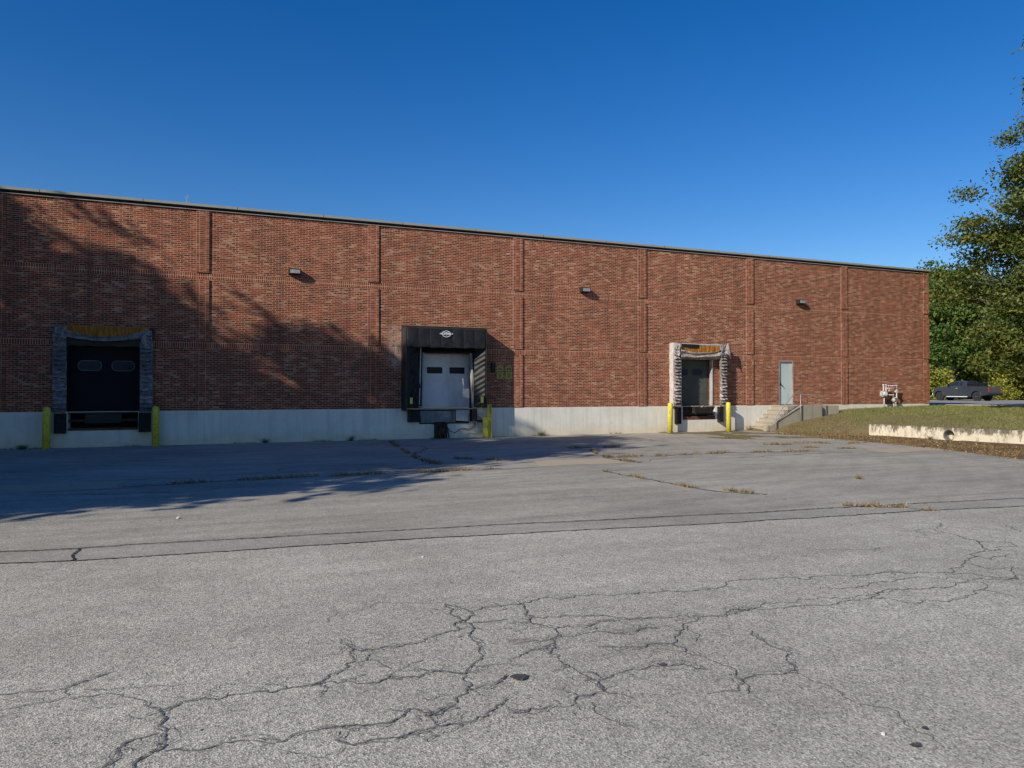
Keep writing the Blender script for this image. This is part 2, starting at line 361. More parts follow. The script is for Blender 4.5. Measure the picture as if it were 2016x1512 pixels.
M['coping'] = plain('coping_metal', (.34, .325, .26), .6, .06, .7, 0, (.29, .275, .22))
M['gap'] = plain('shadow_gap', (.015, .015, .015), .8)
M['trim'] = plain('trim_metal', (.34, .30, .27), .6, .2, 2)
M['roofm'] = plain('roof_membrane', (.12, .12, .12), .9)
M['bronze'] = plain('bronze_housing', (.03, .028, .027), .45, .2)
def glassy(name, c, r=.12, metal=0):
    t = NT(name); t.b.inputs['Specular IOR Level'].default_value = .6
    return t.fin(t.ramp(t.noise(t.pos(), 9, 4), [(.3, tuple(x*.7 for x in c)), (.7, c)]), r, metal)
M['lens'] = glassy('lamp_lens', (.42, .44, .47), .25)
M['pane'] = plain('dark_pane', (.006, .006, .008), .45)
M['hazypane'] = plain('hazy_pane', (.020, .030, .042), .6)
M['doornavy'] = plain('navy_door_paint', (.006, .009, .016), .5, .2, 1.5)
M['doorgrey'] = plain('grey_green_door_paint', (.085, .09, .075), .6, .15, 1.5)
for k_ in ('doornavy', 'doorgrey'): M[k_].node_tree.nodes['Principled BSDF'].inputs['Specular IOR Level'].default_value = .08
M['doorwhite'] = plain('white_sectional_door', (.62, .63, .65), .5, .07, 1.2, 0, (.42, .42, .43))
M['doorframe'] = plain('galvanised_track', (.42, .41, .40), .5, .2, 3)
M['winframe'] = plain('window_gasket', (.07, .075, .085), .5, .1)
M['entry'] = plain('pale_blue_steel_door', (.50, .58, .56), .45, .06, 1.5, 0, (.30, .34, .33))
M['entryframe'] = plain('weathered_door_frame', (.34, .25, .22), .7, .35, 6)
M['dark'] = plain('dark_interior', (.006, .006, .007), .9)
M['black'] = plain('black_metal', (.012, .012, .013), .5, .3)
M['rubber'] = plain('black_rubber', (.018, .017, .016), .75, .35, 12, 0, (.045, .04, .035))
M['rust'] = plain('rusty_steel', (.13, .055, .035), .8, .4, 8, 0, (.05, .03, .025), .3)
M['rustdark'] = plain('dark_rusty_steel', (.05, .03, .024), .8, .4, 8)
M['plate'] = plain('leveler_plate', (.15, .17, .18), .55, .25, 5, 0, (.09, .07, .055))
M['platepale'] = plain('worn_and_sunlit_steel', (.42, .41, .38), .6, .25, 5, 0, (.22, .15, .1))  # worn steel; the pale tone also paints the sunlit part of the middle lip
def yellow(name, c):
    t = NT(name); p = t.pos(); k = t.ramp(t.noise(p, 2.5, 4), [(.3, tuple(x*.82 for x in c)), (.7, c)])
    k = t.mix(t.ramp(t.noise(p, 17, 6, .75), [(.57, 0), (.61, 1)]), k, (.11, .08, .04))
    t.bump(t.noise(p, 20, 4), .2, .01); return t.fin(k, .5)
M['yellow'] = yellow('safety_yellow_paint', (.76, .63, .07)); M['reflector'] = yellow('yellow_reflector', (.75, .65, .15))
M['olive'] = plain('faded_yellow_sign', (.42, .40, .07), .6, .2, 12); M['signblack'] = plain('sign_black', (.015, .015, .012), .6)
def fabric(name, c0, c1, sc=3, spec=.3, r=.6):
    t = NT(name); t.b.inputs['Specular IOR Level'].default_value = spec
    k = t.ramp(t.noise(t.pos(), sc, 6, .7), [(.32, c0), (.68, c1)])
    if 'seal' in name:
        g = t.new('ShaderNodeNewGeometry'); k = t.mix(1, k, t.ramp(g.outputs['Random Per Island'], [(0, .55), (.5, .95), (1, 1.35)]), 'MULTIPLY')
        k = t.mix(t.ramp(t.noise(t.map(t.pos(), (6, 6, 2)), 3, 6, .75), [(.5, 0), (.62, .7)]), k, (.05, .042, .038))
    t.bump(t.noise(t.pos(), sc*7, 4, .6), .35, .012); return t.fin(k, r)
M['vinyl'] = fabric('black_vinyl', (.008, .009, .010), (.022, .023, .024), 3, .3, .52)
M['sidevinyl'] = fabric('side_vinyl', (.018, .018, .019), (.05, .048, .046), 2, .3, .6)
M['sealfab'] = fabric('faded_seal_fabric', (.14, .12, .11), (.56, .48, .44), 7, .2, .8)
M['sealdark'] = fabric('grimy_seal_fabric', (.10, .10, .105), (.30, .30, .31), 5, .3, .7)
def foam():
    t = NT('weathered_orange_foam'); p = t.pos()
    k = t.ramp(t.noise(t.map(p, (9, 9, 1.2)), 1.5, 6, .75), [(.3, (.14, .045, .006)), (.5, (.40, .16, .02)), (.7, (.58, .31, .06))])
    t.bump(t.noise(t.map(p, (12, 12, 2)), 3, 5, .7), 1, .05); return t.fin(k, .95)
M['foam'] = foam()
M['white'] = plain('white_print', (.75, .75, .75), .6, .05); M['gas'] = plain('grey_gas_paint', (.55, .50, .47), .5, .18, 18, 0, (.32, .28, .25))
M['padplain'] = None
M['steel'] = plain('galvanised_rail', (.36, .33, .30), .45, .25, 12, .3)
M['box'] = plain('electrical_box', (.42, .44, .42), .5, .2, 14)
def carpaint():
    t = NT('dark_grey_car_paint'); t.b.inputs['Coat Weight'].default_value = .6; t.b.inputs['Coat Roughness'].default_value = .08
    return t.fin(t.ramp(t.noise(t.pos(), 1.5, 3), [(.3, (.042, .048, .062)), (.7, (.052, .058, .072))]), .35, .3)
M['car'] = carpaint(); M['carglass'] = glassy('tinted_glass', (.02, .03, .035), .04); M['chrome'] = plain('silver_strip', (.6, .62, .65), .3, .1)
M['tyre'] = plain('tyre_rubber', (.028, .027, .025), .8, .25, 9); M['rim'] = plain('dark_alloy_rim', (.07, .07, .068), .4, .2, 9, .4)
M['red'] = plain('red_tail_lamp', (.35, .03, .02), .25, .1)
M['pipecor'] = plain('corrugated_steel', (.20, .195, .185), .5, .3, 12, .2)
M['padc'] = concrete('landing_pad_concrete', (.46, .40, .30), (.46, .37, .25), False, .3)
M['oil'] = crack_mat('oil_stain', (.07, .068, .065), .5, .7, 22)
M['stone'] = plain('pale_stone', (.6, .57, .52), .9, .2, 20)

# ------------------------------------------------------------------ camera, light, sky
PX = (1008, 756)
cam = bpy.data.cameras.new('camera'); co = bpy.data.objects.new('camera', cam); col.objects.link(co)
cam.sensor_width = 36; cam.lens = 36*1450/2016; cam.clip_end = 6000; cam.clip_start = .05
co.location = (0, 0, 1.89)
yaw = math.atan2(math.cos(math.atan(3460/1450)), math.sin(math.atan(3460/1450)))
co.rotation_euler = (R(90)+math.atan(14/1450), 0, -yaw)
scene.camera = co
w = bpy.data.worlds.new('World'); scene.world = w; w.use_nodes = True
nt = w.node_tree; bg = nt.nodes['Background']
sky = nt.nodes.new('ShaderNodeTexSky'); sky.sky_type = 'NISHITA'; sky.sun_disc = False
sky.sun_elevation = math.asin(SUN.z); sky.sun_rotation = math.atan2(SUN.x, SUN.y)
sky.altitude = 0; sky.air_density = 1.0; sky.dust_density = SKY_DUST; sky.ozone_density = SKY_OZ
hs = nt.nodes.new('ShaderNodeHueSaturation'); hs.inputs['Saturation'].default_value = SKY_SAT; hs.inputs['Hue'].default_value = SKY_HUE
nt.links.new(sky.outputs[0], hs.inputs['Color']); nt.links.new(hs.outputs[0], bg.inputs['Color']); bg.inputs['Strength'].default_value = SKY_STR
sl = bpy.data.lights.new('sun', 'SUN'); sl.energy = SUN_E; sl.angle = R(.53); sl.color = (1, .92, .80)
so = bpy.data.objects.new('sun', sl); col.objects.link(so); so.rotation_euler = SUN.to_track_quat('Z', 'Y').to_euler(); so.location = (-60, -30, 60)
scene.view_settings.view_transform = 'Standard'; scene.view_settings.look = 'None'; scene.view_settings.exposure = 0
scene.render.engine = 'CYCLES'; scene.cycles.filter_width = 1.4; scene.cycles.max_bounces = 6; scene.cycles.transparent_max_bounces = 8
# ------------------------------------------------------------------ ground
def sheet(name, pts, z, mat, **k):
    return tag(MB().add([(x, y, z) for x, y in pts], [tuple(range(len(pts)))]).build(name, mat), kind='structure', **k)
sheet('ground', [(-1500, -1500), (1500, -1500), (1500, 1500), (-1500, 1500)], -.03, M['field'])
sheet('asphalt_lot', [(-70, -60), (40, -60), (40, YW+.3), (-70, YW+.3)], 0, M['lot'])
def ext(line, x0, x1):
    (ax, ay), (bx, by) = line[0], line[-1]; m = (by-ay)/(bx-ax)
    return [(x0, ay+m*(x0-ax))] + line + [(x1, by+m*(x1-bx))]
sf, sn = ext(SEAM_FAR, -70, 40), ext(SEAM_NEAR, -70, 40)
def ribbon(mb, pts, wfun, z):
    vs = []; n = len(pts)
    for i, (x, y) in enumerate(pts):
        a, b = pts[max(i-1, 0)], pts[min(i+1, n-1)]
        dx, dy = b[0]-a[0], b[1]-a[1]; l = math.hypot(dx, dy) or 1; nx, ny = -dy/l, dx/l; w = wfun(i)
        w2 = wfun(i+1000)
        vs += [(x+nx*w, y+ny*w, z), (x-nx*w2, y-ny*w2, z)]
    mb.add(vs, [(2*i, 2*i+1, 2*i+3, 2*i+2) for i in range(n-1)])
def jag(pts, step, amp, rnd):
    """fractal subdivision of a polyline"""
    out = [pts[0]]
    def sub(a, b):
        l = math.hypot(b[0]-a[0], b[1]-a[1])
        if l < step: out.append(b); return
        t = rnd.uniform(.35, .65); o = rnd.gauss(0, amp)*l
        m = (a[0]+(b[0]-a[0])*t-(b[1]-a[1])/l*o, a[1]+(b[1]-a[1])*t+(b[0]-a[0])/l*o)
        sub(a, m); sub(m, b)
    for a, b in zip(pts, pts[1:]): sub(a, b)
    return out
rn = random.Random(3)
strip_far = jag(sf, .25, .012, rn); strip_near = jag(sn, .25, .010, rn)
def between(name, A, B, z, mat):
    pts = A + B[::-1]
    me = bpy.data.meshes.new(name); bm = bmesh.new()
    f = bm.faces.new([bm.verts.new((x, y, z)) for x, y in pts]); bmesh.ops.triangulate(bm, faces=[f]); bm.to_mesh(me); bm.free()
    me.materials.append(mat); o = bpy.data.objects.new(name, me); col.objects.link(o); return tag(o, kind='structure')
between('asphalt_strip', strip_far, strip_near, .004, M['strip'])
between('asphalt_road', strip_near, [(-70, -60), (40, -60)], .008, M['road'])
mb = MB()
for ln in (strip_far, strip_near):
    ribbon(mb, jag(ln, .06, .06, rn), lambda i: rn.uniform(.010, .026), .013)
ribbon(mb, jag(JOINT, .05, .05, rn), lambda i: rn.uniform(.006, .016), .013)
tag(mb.build('road_seams', M['seam']), kind='structure')
mc, me_ = MB(), MB()
for pts, w in CRACKS:
    dist = math.hypot(*pts[len(pts)//2])
    j = jag(jag(pts, .5, .05, rn), .035, .13, rn)
    ww = w*(.38+.055*dist)
    ribbon(me_, j, lambda i: min(.013, ww*abs(rn.gauss(.0065, .006)))*max(.25, .9+1.3*noise.noise(Vector((j[min(i % 1000, len(j)-1)][0]*2.2, j[min(i % 1000, len(j)-1)][1]*2.2, w))))+.0015, .012)
    ribbon(mc, j, lambda i: ww*abs(rn.gauss(.0032, .0022))+.001, .016)
    # side twigs and crumbled parallels
    for k in range(int(len(j)*.09*w)+1):
        i = rn.randrange(len(j)); a = rn.uniform(0, 6.28); l = rn.uniform(.06, .35)
        tw = jag([j[i], (j[i][0]+l*math.cos(a), j[i][1]+l*.8*math.sin(a))], .03, .2, rn)
        ribbon(me_, tw, lambda i: rn.uniform(.002, .007)*w, .020)
    if w >= .7:
        for k in range(5):
            a = rn.randrange(len(j)); b = min(len(j)-1, a+rn.randrange(8, 40)); off = rn.uniform(.02, .07)*rn.choice((-1, 1))
            if b-a > 4:
                par = [(x+off*math.sin((i)/(b-a)*3.14), y+off*math.sin((i)/(b-a)*3.14)) for i, (x, y) in enumerate(j[a:b])]
                ribbon(me_, par, lambda i: rn.uniform(.0015, .005), .020)
tag(mc.build('pavement_cracks', M['crack']), kind='structure')
tag(me_.build('crack_edges', M['crackedge']), kind='structure')
mb = MB()
for pts in WEED_LINES: ribbon(mb, jag(pts, .08, .1, rn), lambda i: rn.uniform(.008, .03), .006)
# old repair cracks across the far lot
for pts in ([(-9, 15.3), (3.5, 15.9), (7.7, 16.6)], [(-6, 21.5), (2, 21.9), (9, 22.6)], [(10.6, 16.7), (19.3, 16.3)], [(-1.5, 17.6), (8.5, 18.1)], [(10.6, 18.1), (15, 18.4), (19.4, 17.5)], [(4, 24), (10, 24.6), (16, 24.5)]):
    ribbon(mb, jag(pts, .08, .08, rn), lambda i: rn.uniform(.004, .018), .006)
tag(mb.build('lot_cracks', M['seam']), kind='structure')
# landing pads set in the asphalt in front of the docks
for pts in ([(-4.9, 16.15), (-1.62, 16.15), (-1.51, 17.52), (-4.9, 17.84)], [(7.72, 16.71), (10.34, 16.59), (10.38, 18.0), (8.3, 18.2)], [(19.3, 16.24), (22.0, 16.42), (22.6, 17.5), (19.5, 17.5)]):
    o = between('concrete_pad', jag(pts[:2], .12, .03, rn)+jag(pts[1:3], .12, .03, rn)[1:-1], jag(pts[2:], .12, .03, rn)[::-1], .005, M['padc'])
mb = MB()
for x, y, a, b in ((1.91, 4.44, .055, .05), (2.9, 4.27, .03, .025), (3.48, 2.78, .035, .02), (3.7, 2.9, .02, .015), (-1.6, 5.6, .03, .02)):
    mb.add([(x+a*math.cos(t)*(1+.2*math.sin(3*t)), y+b*math.sin(t), .024) for t in [i*.314 for i in range(20)]], [tuple(range(20))])
tag(mb.build('oil_stains', M['oil']), kind='structure')

# terrain behind the lot: bank beside the stairs, lawn, drive
def sm(t): t = max(0, min(1, t)); return t*t*(3-2*t)
WA, WB = (25.85, 22.8), (27.35, 9.2)          # line of the low retaining wall
def wall_x(y): return WA[0]+(WB[0]-WA[0])*(WA[1]-y)/(WA[1]-WB[1])
DB = [(24.4, 29), (23.93, 25.77), (22.86, 22.37), (23.0, 20.63), (22.12, 16.57), (20.86, 13.27), (20.5, 9), (20, -20)]
def dirt_x(y):
    for (x0, y0), (x1, y1) in zip(DB, DB[1:]):
        if y0 >= y >= y1: return x0+(x1-x0)*(y0-y)/(y0-y1)
    return 24.4 if y > 29 else 20
def height(x, y):
    n = noise.noise(Vector((x*.6, y*.6, 0)))*.03+noise.noise(Vector((x*2.3, y*2.3, 5)))*.012
    d = (x-24.4)*.959+(y-27.0)*.283
    be = 1.10*(1-math.exp(-max(0, d)/3.3))
    wx = wall_x(y)
    low = min(1, (x-dirt_x(y))*.9)
    lowh = (.035*low if low > 0 else .10*low)+(n*.6 if low > .2 else 0)
    if y > WA[1] and x < 38:
        h = max(lowh, be)
    elif x < wx+.25:
        h = lowh
    else: h = 0
    if x >= wx+.25 or y > WA[1]:
        e = .44+.68*sm((x-wx)/11)
        if y > WA[1]-1: k = sm((y-WA[1]+1)/3); e = e*(1-k)+be*k
        if x >= wx+.25: h = max(h, e, be*.9 if y > 18 else 0)
        if x > 38.2 : h = 1.02 - .0022*(x-38.2) - .09
        h += n*(1 if x < 38 else .2)
    return h
xs = list(np.arange(19, 40, .22))+list(np.arange(40, 60, 1))+list(np.arange(60, 220, 8)); ys = list(np.arange(-20, 6, 2))+list(np.arange(6, 29.6, .22))+list(np.arange(30, 220, 6))
vs = [(x, y, height(x, y)) for x in xs for y in ys]; ny = len(ys)
fsA, fsD = [], []
for i in range(len(xs)-1):
    for j in range(ny-1):
        f = (i*ny+j, (i+1)*ny+j, (i+1)*ny+j+1, i*ny+j+1)
        x, y = xs[i], ys[j]
        if y > 28.3 and x < 36.6: continue
        if abs(y-19.45) < .5 and wall_x(y)-.3 < x < wall_x(y)+.4: continue
        if x >= 39.5 and x < 96 and y > -10: continue
        (fsD if (x < wall_x(y)+.03 and y <= WA[1]) else fsA).append(f)
def tmesh(name, fs, mat):
    used = sorted({i for f in fs for i in f}); mp = {u: k for k, u in enumerate(used)}
    o = MB().add([vs[u] for u in used], [tuple(mp[i] for i in f) for f in fs]).build(name, mat, smooth=True); return tag(o, kind='structure')
tmesh('grass_bank', fsA, M['bank']); tmesh('dirt_verge', fsD, M['dirt'])
MB_ = MB().add([(39.0, -20, 1.09), (60, -20, 1.0), (96.5, -20, .88), (96.5, 130, .88), (60, 130, 1.0), (39.0, 130, 1.11)], [(0, 1, 4, 5), (1, 2, 3, 4)]); tag(MB_.build('driveway', M['drive']), kind='structure')
tag(MB().box(38.75, 39.0, -20, 29, .85, 1.15).build('kerb', M['stairc'], bevel=.02), kind='structure')
# ------------------------------------------------------------------ warehouse
def panel_with_holes(mb, x0, x1, z0, z1, y, holes, depth):
    xc = sorted({x0, x1, *[h[0] for h in holes], *[h[1] for h in holes]}); zc = sorted({z0, z1, *[h[2] for h in holes], *[h[3] for h in holes]})
    for a, b in zip(xc, xc[1:]):
        for c, d in zip(zc, zc[1:]):
            mx, mz = (a+b)/2, (c+d)/2
            if any(h[0] < mx < h[1] and h[2] < mz < h[3] for h in holes): continue
            mb.add([(a, y, c), (b, y, c), (b, y, d), (a, y, d)], [(0, 1, 2, 3)])
    for a, b, c, d in holes:
        mb.add([(a, y, c), (a, y+depth, c), (a, y+depth, d), (a, y, d)], [(0, 1, 2, 3)])
        mb.add([(b, y, c), (b, y+depth, c), (b, y+depth, d), (b, y, d)], [(0, 1, 2, 3)])
        mb.add([(a, y, d), (a, y+depth, d), (b, y+depth, d), (b, y, d)], [(0, 1, 2, 3)])
        mb.add([(a, y, c), (a, y+depth, c), (b, y+depth, c), (b, y, c)], [(0, 1, 2, 3)])
XL, XR, YB = -18.4, 36.66, 66
B = empty('brick_warehouse', (9, YW, 0), 'long flat roofed red brick warehouse with three loading docks', 'building')
doors = [(-4.25, -2.03), (7.95, 10.22), (20.30, 22.18)]
holes = [(a, b, 1.202, 3.42) for a, b in doors] + [(26.17, 27.12, 1.202, 3.42)]
mb = MB(); panel_with_holes(mb, XL, XR, 1.202, 8.34, YW, holes, .62)
mb.add([(XR, YW, 1.202), (XR, YB, 1.202), (XR, YB, 8.34), (XR, YW, 8.34)], [(0, 1, 2, 3)])
mb.add([(XL, YW, 1.202), (XL, YB, 1.202), (XL, YB, 8.34), (XL, YW, 8.34)], [(0, 1, 2, 3)])
mb.add([(XL, YB, 1.202), (XR, YB, 1.202), (XR, YB, 8.34), (XL, YB, 8.34)], [(0, 1, 2, 3)])
mb.build('wall', M['brick'], B)
pits = [(-4.17, -2.07, .56, 1.18), (7.9, 10.0, .60, 1.18), (20.45, 22.3, .56, 1.18)]
mb = MB(); panel_with_holes(mb, XL-.02, XR+.02, -.4, 1.199, YW-.025, pits, .6)
mb.add([(XL-.02, YW-.025, 1.199), (XR+.02, YW-.025, 1.199), (XR+.02, YW+.02, 1.199), (XL-.02, YW+.02, 1.199)], [(0, 1, 2, 3)])
mb.add([(XR+.02, YW-.025, -.4), (XR+.02, YB, -.4), (XR+.02, YB, 1.199), (XR+.02, YW-.025, 1.199)], [(0, 1, 2, 3)])
mb.build('foundation', M['found'], B)
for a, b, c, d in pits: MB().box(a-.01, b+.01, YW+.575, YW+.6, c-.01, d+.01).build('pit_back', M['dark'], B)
for z0 in (3.43, 5.88):
    mb = MB().box(XL, XR+.004, YW-.004, YW+.01, z0, z0+.21); mb.build('soldier_course', M['soldier'], B)
for k in range(-3, 7):
    xr = .18+6.104*k if k < 6 else XR+.0
    if k == 6: xr = XR+.035
    if k < 6 or True:
        mb = MB()
        for a, b in ((1.205, 3.42), (3.66, 5.87), (6.11, 8.325)):
            mb.box(xr-.422, xr, YW-.045, YW+.02, a, b)
        mb.build('pilaster', M['stack'], B, bevel=.004)
        mb = MB()
        mb.box(xr-.434, xr-.4225, YW-.006, YW+.005, 1.21, 8.32)
        if k < 6: mb.build('control_joint', M['trim'], B)
cp = MB().box(XL-.12, XR+.12, YW-.12, YW+.4, 8.435, 8.53).build('coping', M['coping'], B, bevel=.008)
MB().box(XL-.04, XR+.04, YW-.03, YW+.3, 8.35, 8.434).build('shadow_gap', M['gap'], cp)
MB().box(XL-.05, XR+.05, YW-.05, YW+.3, 8.325, 8.349).build('trim', M['trim'], cp)
for i in range(18): x = XL+i*3.05+1.2; MB().box(x, x+.01, YW-.124, YW-.118, 8.436, 8.528).build('joint', M['gap'], cp)
MB().box(XR-.3, XR+.12, YW+.41, YB, 8.34, 8.53).build('coping', M['coping'], B)
MB().add([(XL, YW+.2, 8.36), (XR, YW+.2, 8.36), (XR, YB, 8.36), (XL, YB, 8.36)], [(0, 1, 2, 3)]).build('roof', M['roofm'], B)

# doors
def round_rect(cx, cz, w, h, r, n=6):
    pts = []
    for sx, sz, a0 in ((1, 1, 0), (-1, 1, 90), (-1, -1, 180), (1, -1, 270)):
        for i in range(n+1):
            a = R(a0+90*i/n); pts.append((cx+sx*(w/2-r)+r*math.cos(a), cz+sz*(h/2-r)+r*math.sin(a)))
    return pts
def ring(mb, A, Bp, y0, y1):
    n = len(A)
    vs = [(x, y0, z) for x, z in A]+[(x, y0, z) for x, z in Bp]+[(x, y1, z) for x, z in A]+[(x, y1, z) for x, z in Bp]
    fs = []
    for i in range(n):
        j = (i+1) % n
        fs += [(i, j, n+j, n+i), (i, 2*n+i, 2*n+j, j), (n+i, n+j, 3*n+j, 3*n+i)]
    mb.add(vs, fs)
def sectional_door(x0, x1, z0, z1, y, mat, label, wins, wmat, oval, sect=.53):
    mb = MB(); z = z0
    while z < z1-.02:
        zt = min(z+sect, z1)
        mb.box(x0, x1, y, y+.05, z+.006, zt-.004)
        for g in (.33, .66) if not oval else ():
            zz = z+(zt-z)*g; mb.box(x0+.01, x1-.01, y-.004, y, zz-.006, zz+.006)
        z = zt
    mb.box(x0, x1, y+.03, y+.06, z0, z1)
    d = mb.build('dock_door', mat, B); d['label'] = label
    for (cx, cz, w_, h_) in wins:
        r = h_*.45 if oval else .015
        f = MB(); ring(f, round_rect(cx, cz, w_+.07, h_+.07, r+.03), round_rect(cx, cz, w_, h_, r), y-.02, y-.001)
        fo = f.build('window', M['winframe'] if oval else M['black'], d)
        MB().prism(round_rect(cx, cz, w_, h_, r), 'y', y-.012, y-.003).build('pane', wmat, fo)
    return d
sectional_door(-4.25, -2.03, 1.23, 3.42, YW+.32, M['doornavy'], 'navy sectional door with two oval windows', [(-3.57, 2.76, .66, .3), (-2.56, 2.76, .66, .3)], M['hazypane'], True)
sectional_door(7.95, 10.22, 1.23, 3.42, YW+.52, M['doorwhite'], 'white sectional door with two black slot windows', [(8.70, 2.74, .58, .19), (9.66, 2.74, .58, .19)], M['pane'], False)
sectional_door(20.30, 22.18, 1.23, 3.42, YW+.30, M['doorgrey'], 'grey green sectional door with two rounded windows', [(20.72, 2.78, .5, .3), (21.52, 2.78, .6, .3)], M['hazypane'], True)
MB().box(-4.24, -2.04, YW+.38, YW+.42, 1.2, 1.26).build('sill', M['rustdark'], B)
# tracks
for x, w_ in ((22.13, .06), (20.36, .05)): MB().box(x-w_/2, x+w_/2, YW-.05, YW+.13, 1.22, 3.44).build('door_track', M['doorframe'], B)
MB().prism([(7.99, 1.22), (8.05, 1.22), (8.10, 3.44), (8.04, 3.44)], 'y', YW-.03, YW+.09).build('door_track', M['doorframe'], B)
mb = MB(); mb.prism([(10.15, 1.22), (10.24, 1.18), (10.10, 3.44), (10.03, 3.44)], 'y', YW-.09, YW+.09)
mb.build('door_track', M['doorframe'], B)
# entry door
e = MB().box(26.235, 27.055, YW+.07, YW+.12, 1.23, 3.34).build('entry_door', M['entry'], B, bevel=.004); e['label'] = 'pale blue steel personnel door'
mb = MB().box(26.172, 26.235, YW+.0, YW+.14, 1.21, 3.40); mb.box(27.055, 27.118, YW+.0, YW+.14, 1.21, 3.40); mb.box(26.172, 27.118, YW+.001, YW+.14, 3.34, 3.415)
mb.build('frame', M['entryframe'], e)
mb = MB().box(26.27, 26.33, YW+.055, YW+.07, 2.15, 2.36); mb.tube([(26.30, YW+.06, 2.23), (26.30, YW+.0, 2.23), (26.44, YW-.01, 2.12)], .017); mb.tube([(26.30, YW+.06, 2.31), (26.30, YW+.03, 2.31)], .03)
mb.build('handle', M['black'], e)
for z in (1.45, 2.3, 3.1): MB().tube([(27.06, YW+.06, z), (27.06, YW+.06, z+.1)], .012).build('hinge', M['steel'], e)
MB().box(26.23, 27.06, YW+.125, YW+.15, 1.21, 3.36).build('backing', M['dark'], e)

# ------------------------------------------------------------------ levelers, bumpers
def leveler(x0, x1, z0, label, mat, variant):
    L_ = empty('dock_leveler', ((x0+x1)/2, YW, z0), label, 'dock leveler')
    MB().box(x0+.03, x1-.03, YW-.02, YW+.45, 1.13, 1.17).build('deck', M['plate'] if variant == 'mid' else M['rustdark'], L_)
    if variant == 'mid':
        MB().prism([(x0+.05, z0+.03), (x1-.62, z0+.03), (x1-.62, 1.10), (x0+.02, 1.10)], 'y', YW-.10, YW-.07).build('lip', M['plate'], L_)
        MB().prism([(x1-.60, z0+.10), (x1-.08, z0+.06), (x1-.02, 1.12), (x1-.60, 1.12)], 'y', YW-.13, YW-.105).build('lip', M['platepale'], L_)  # paler plate paints the patch of sun on the right of the lip
        MB().box(x0+.02, x1-.02, YW-.06, YW+.0, z0-.02, z0+.05).build('frame_bar', M['rustdark'], L_)
    elif variant == 'left':
        MB().box(x0+.02, x1-.02, YW-.05, YW+.02, z0+.01, z0+.09).build('frame_bar', M['rust'], L_)
        MB().box(x0+.02, x1-.02, YW+.02, YW+.08, .86, .94).build('frame_bar', M['rustdark'], L_)
        MB().box(x0+.5, x1-.5, YW-.05, YW+.1, .80, 1.12).build('lip', M['black'], L_, bevel=.02)
    else:
        MB().box(x0+.02, x1-.02, YW-.04, YW+.02, z0+.01, z0+.16).build('frame_bar', M['rust'], L_)
        MB().box(x0+.02, x1-.02, YW+.15, YW+.2, .75, 1.13).build('frame_bar', M['rustdark'], L_)
        mb = MB(); 
        for i in range(22): mb.box(20.98+i*.044, 21.012+i*.044, YW-.26, YW-.02, .86, 1.14)
        mb.box(20.99, 21.93, YW-.24, YW-.03, .88, 1.12)
        mb.build('lip', M['rubber'], L_)
        MB().tube([(21.4, YW-.14, 1.13), (21.52, YW-.15, 1.20), (21.68, YW-.14, 1.13)], .03).build('lift_loop', M['platepale'], L_)
    return L_
leveler(-4.17, -2.07, .56, 'rusty dock leveler in the pit under the navy door', M['rust'], 'left')
leveler(7.9, 10.0, .60, 'steel dock leveler with hanging lip, its sunlit part painted pale, under the white door', M['plate'], 'mid')
leveler(20.45, 22.3, .56, 'rusty dock leveler with ribbed lip under the grey green door', M['rust'], 'right')
def bumper(x0, x1, z0, z1, p, mat, label):
    mb = MB(); n = int((z1-z0)/.055)
    for i in range(n): 
        z = z0+(z1-z0)*i/n; mb.box(x0+.012, x1-.012, YW-p, YW-.026, z+.003, z+(z1-z0)/n-.003)
    b = empty('dock_bumper', ((x0+x1)/2, YW, z0), label, 'dock bumper', 'bumpers bolted beside the dock pits')
    mb.build('rubber_pad', mat, b)
    mb = MB().box(x0, x0+.012, YW-p-.02, YW-.026, z0, z1); mb.box(x1-.012, x1, YW-p-.02, YW-.026, z0, z1); mb.box(x0, x1, YW-p-.012, YW-.027, z0-.012, z0); mb.build('side_plate', M['black'], b)
bumper(-4.52, -4.2, .50, 1.15, .3, M['rubber'], 'black bumper left of the pit under the navy door')
bumper(-2.04, -1.66, .50, 1.15, .3, M['rubber'], 'black bumper right of the pit under the navy door')
bumper(7.42, 7.86, .68, 1.17, .3, M['rubber'], 'black bumper left of the pit under the white door')
bumper(10.02, 10.26, .68, 1.17, .25, M['rust'], 'rusty brown bumper right of the pit under the white door')
bumper(20.00, 20.22, .40, 1.15, .24, M['rubber'], 'black bumper left of the pit under the grey green door')
bumper(22.42, 22.60, .45, 1.15, .24, M['rubber'], 'black bumper right of the pit under the grey green door')

# vehicle restraint with its cable and box, beside the middle dock
V = empty('vehicle_restraint', (8.8, YW-.2, 0), 'black steel truck restraint standing under the middle leveler', 'truck restraint')
for xx in (8.52, 8.90): MB().box(xx, xx+.08, YW-.3, YW-.121, 0, .64).build('side_rail', M['black'], V, bevel=.006)
mb = MB().box(8.52, 8.98, YW-.12, YW-.03, 0, .66); mb.box(8.50, 9.0, YW-.32, YW-.03, .56, .6)
mb.build('guide_rail', M['black'], V, bevel=.006)
mb = MB().box(8.62, 8.88, YW-.34, YW-.13, .18, .44); mb.build('carriage', M['rustdark'], V, bevel=.015)
for sp_, r_ in (([(8.66, YW-.3, .55), (8.70, YW-.33, .4), (8.65, YW-.33, .2), (8.7, YW-.3, .05)], .018), ([(8.85, YW-.3, .55), (8.82, YW-.34, .3), (8.9, YW-.3, .05)], .018), ([(9.0, YW-.2, .5), (9.08, YW-.22, .02)], .03)):
    MB().tube(sp_, r_).build('spring', M['rust'], V)
J = empty('junction_box', (10.2, YW-.15, .75), 'grey electrical junction box on the wall beside the middle dock', 'electrical box')
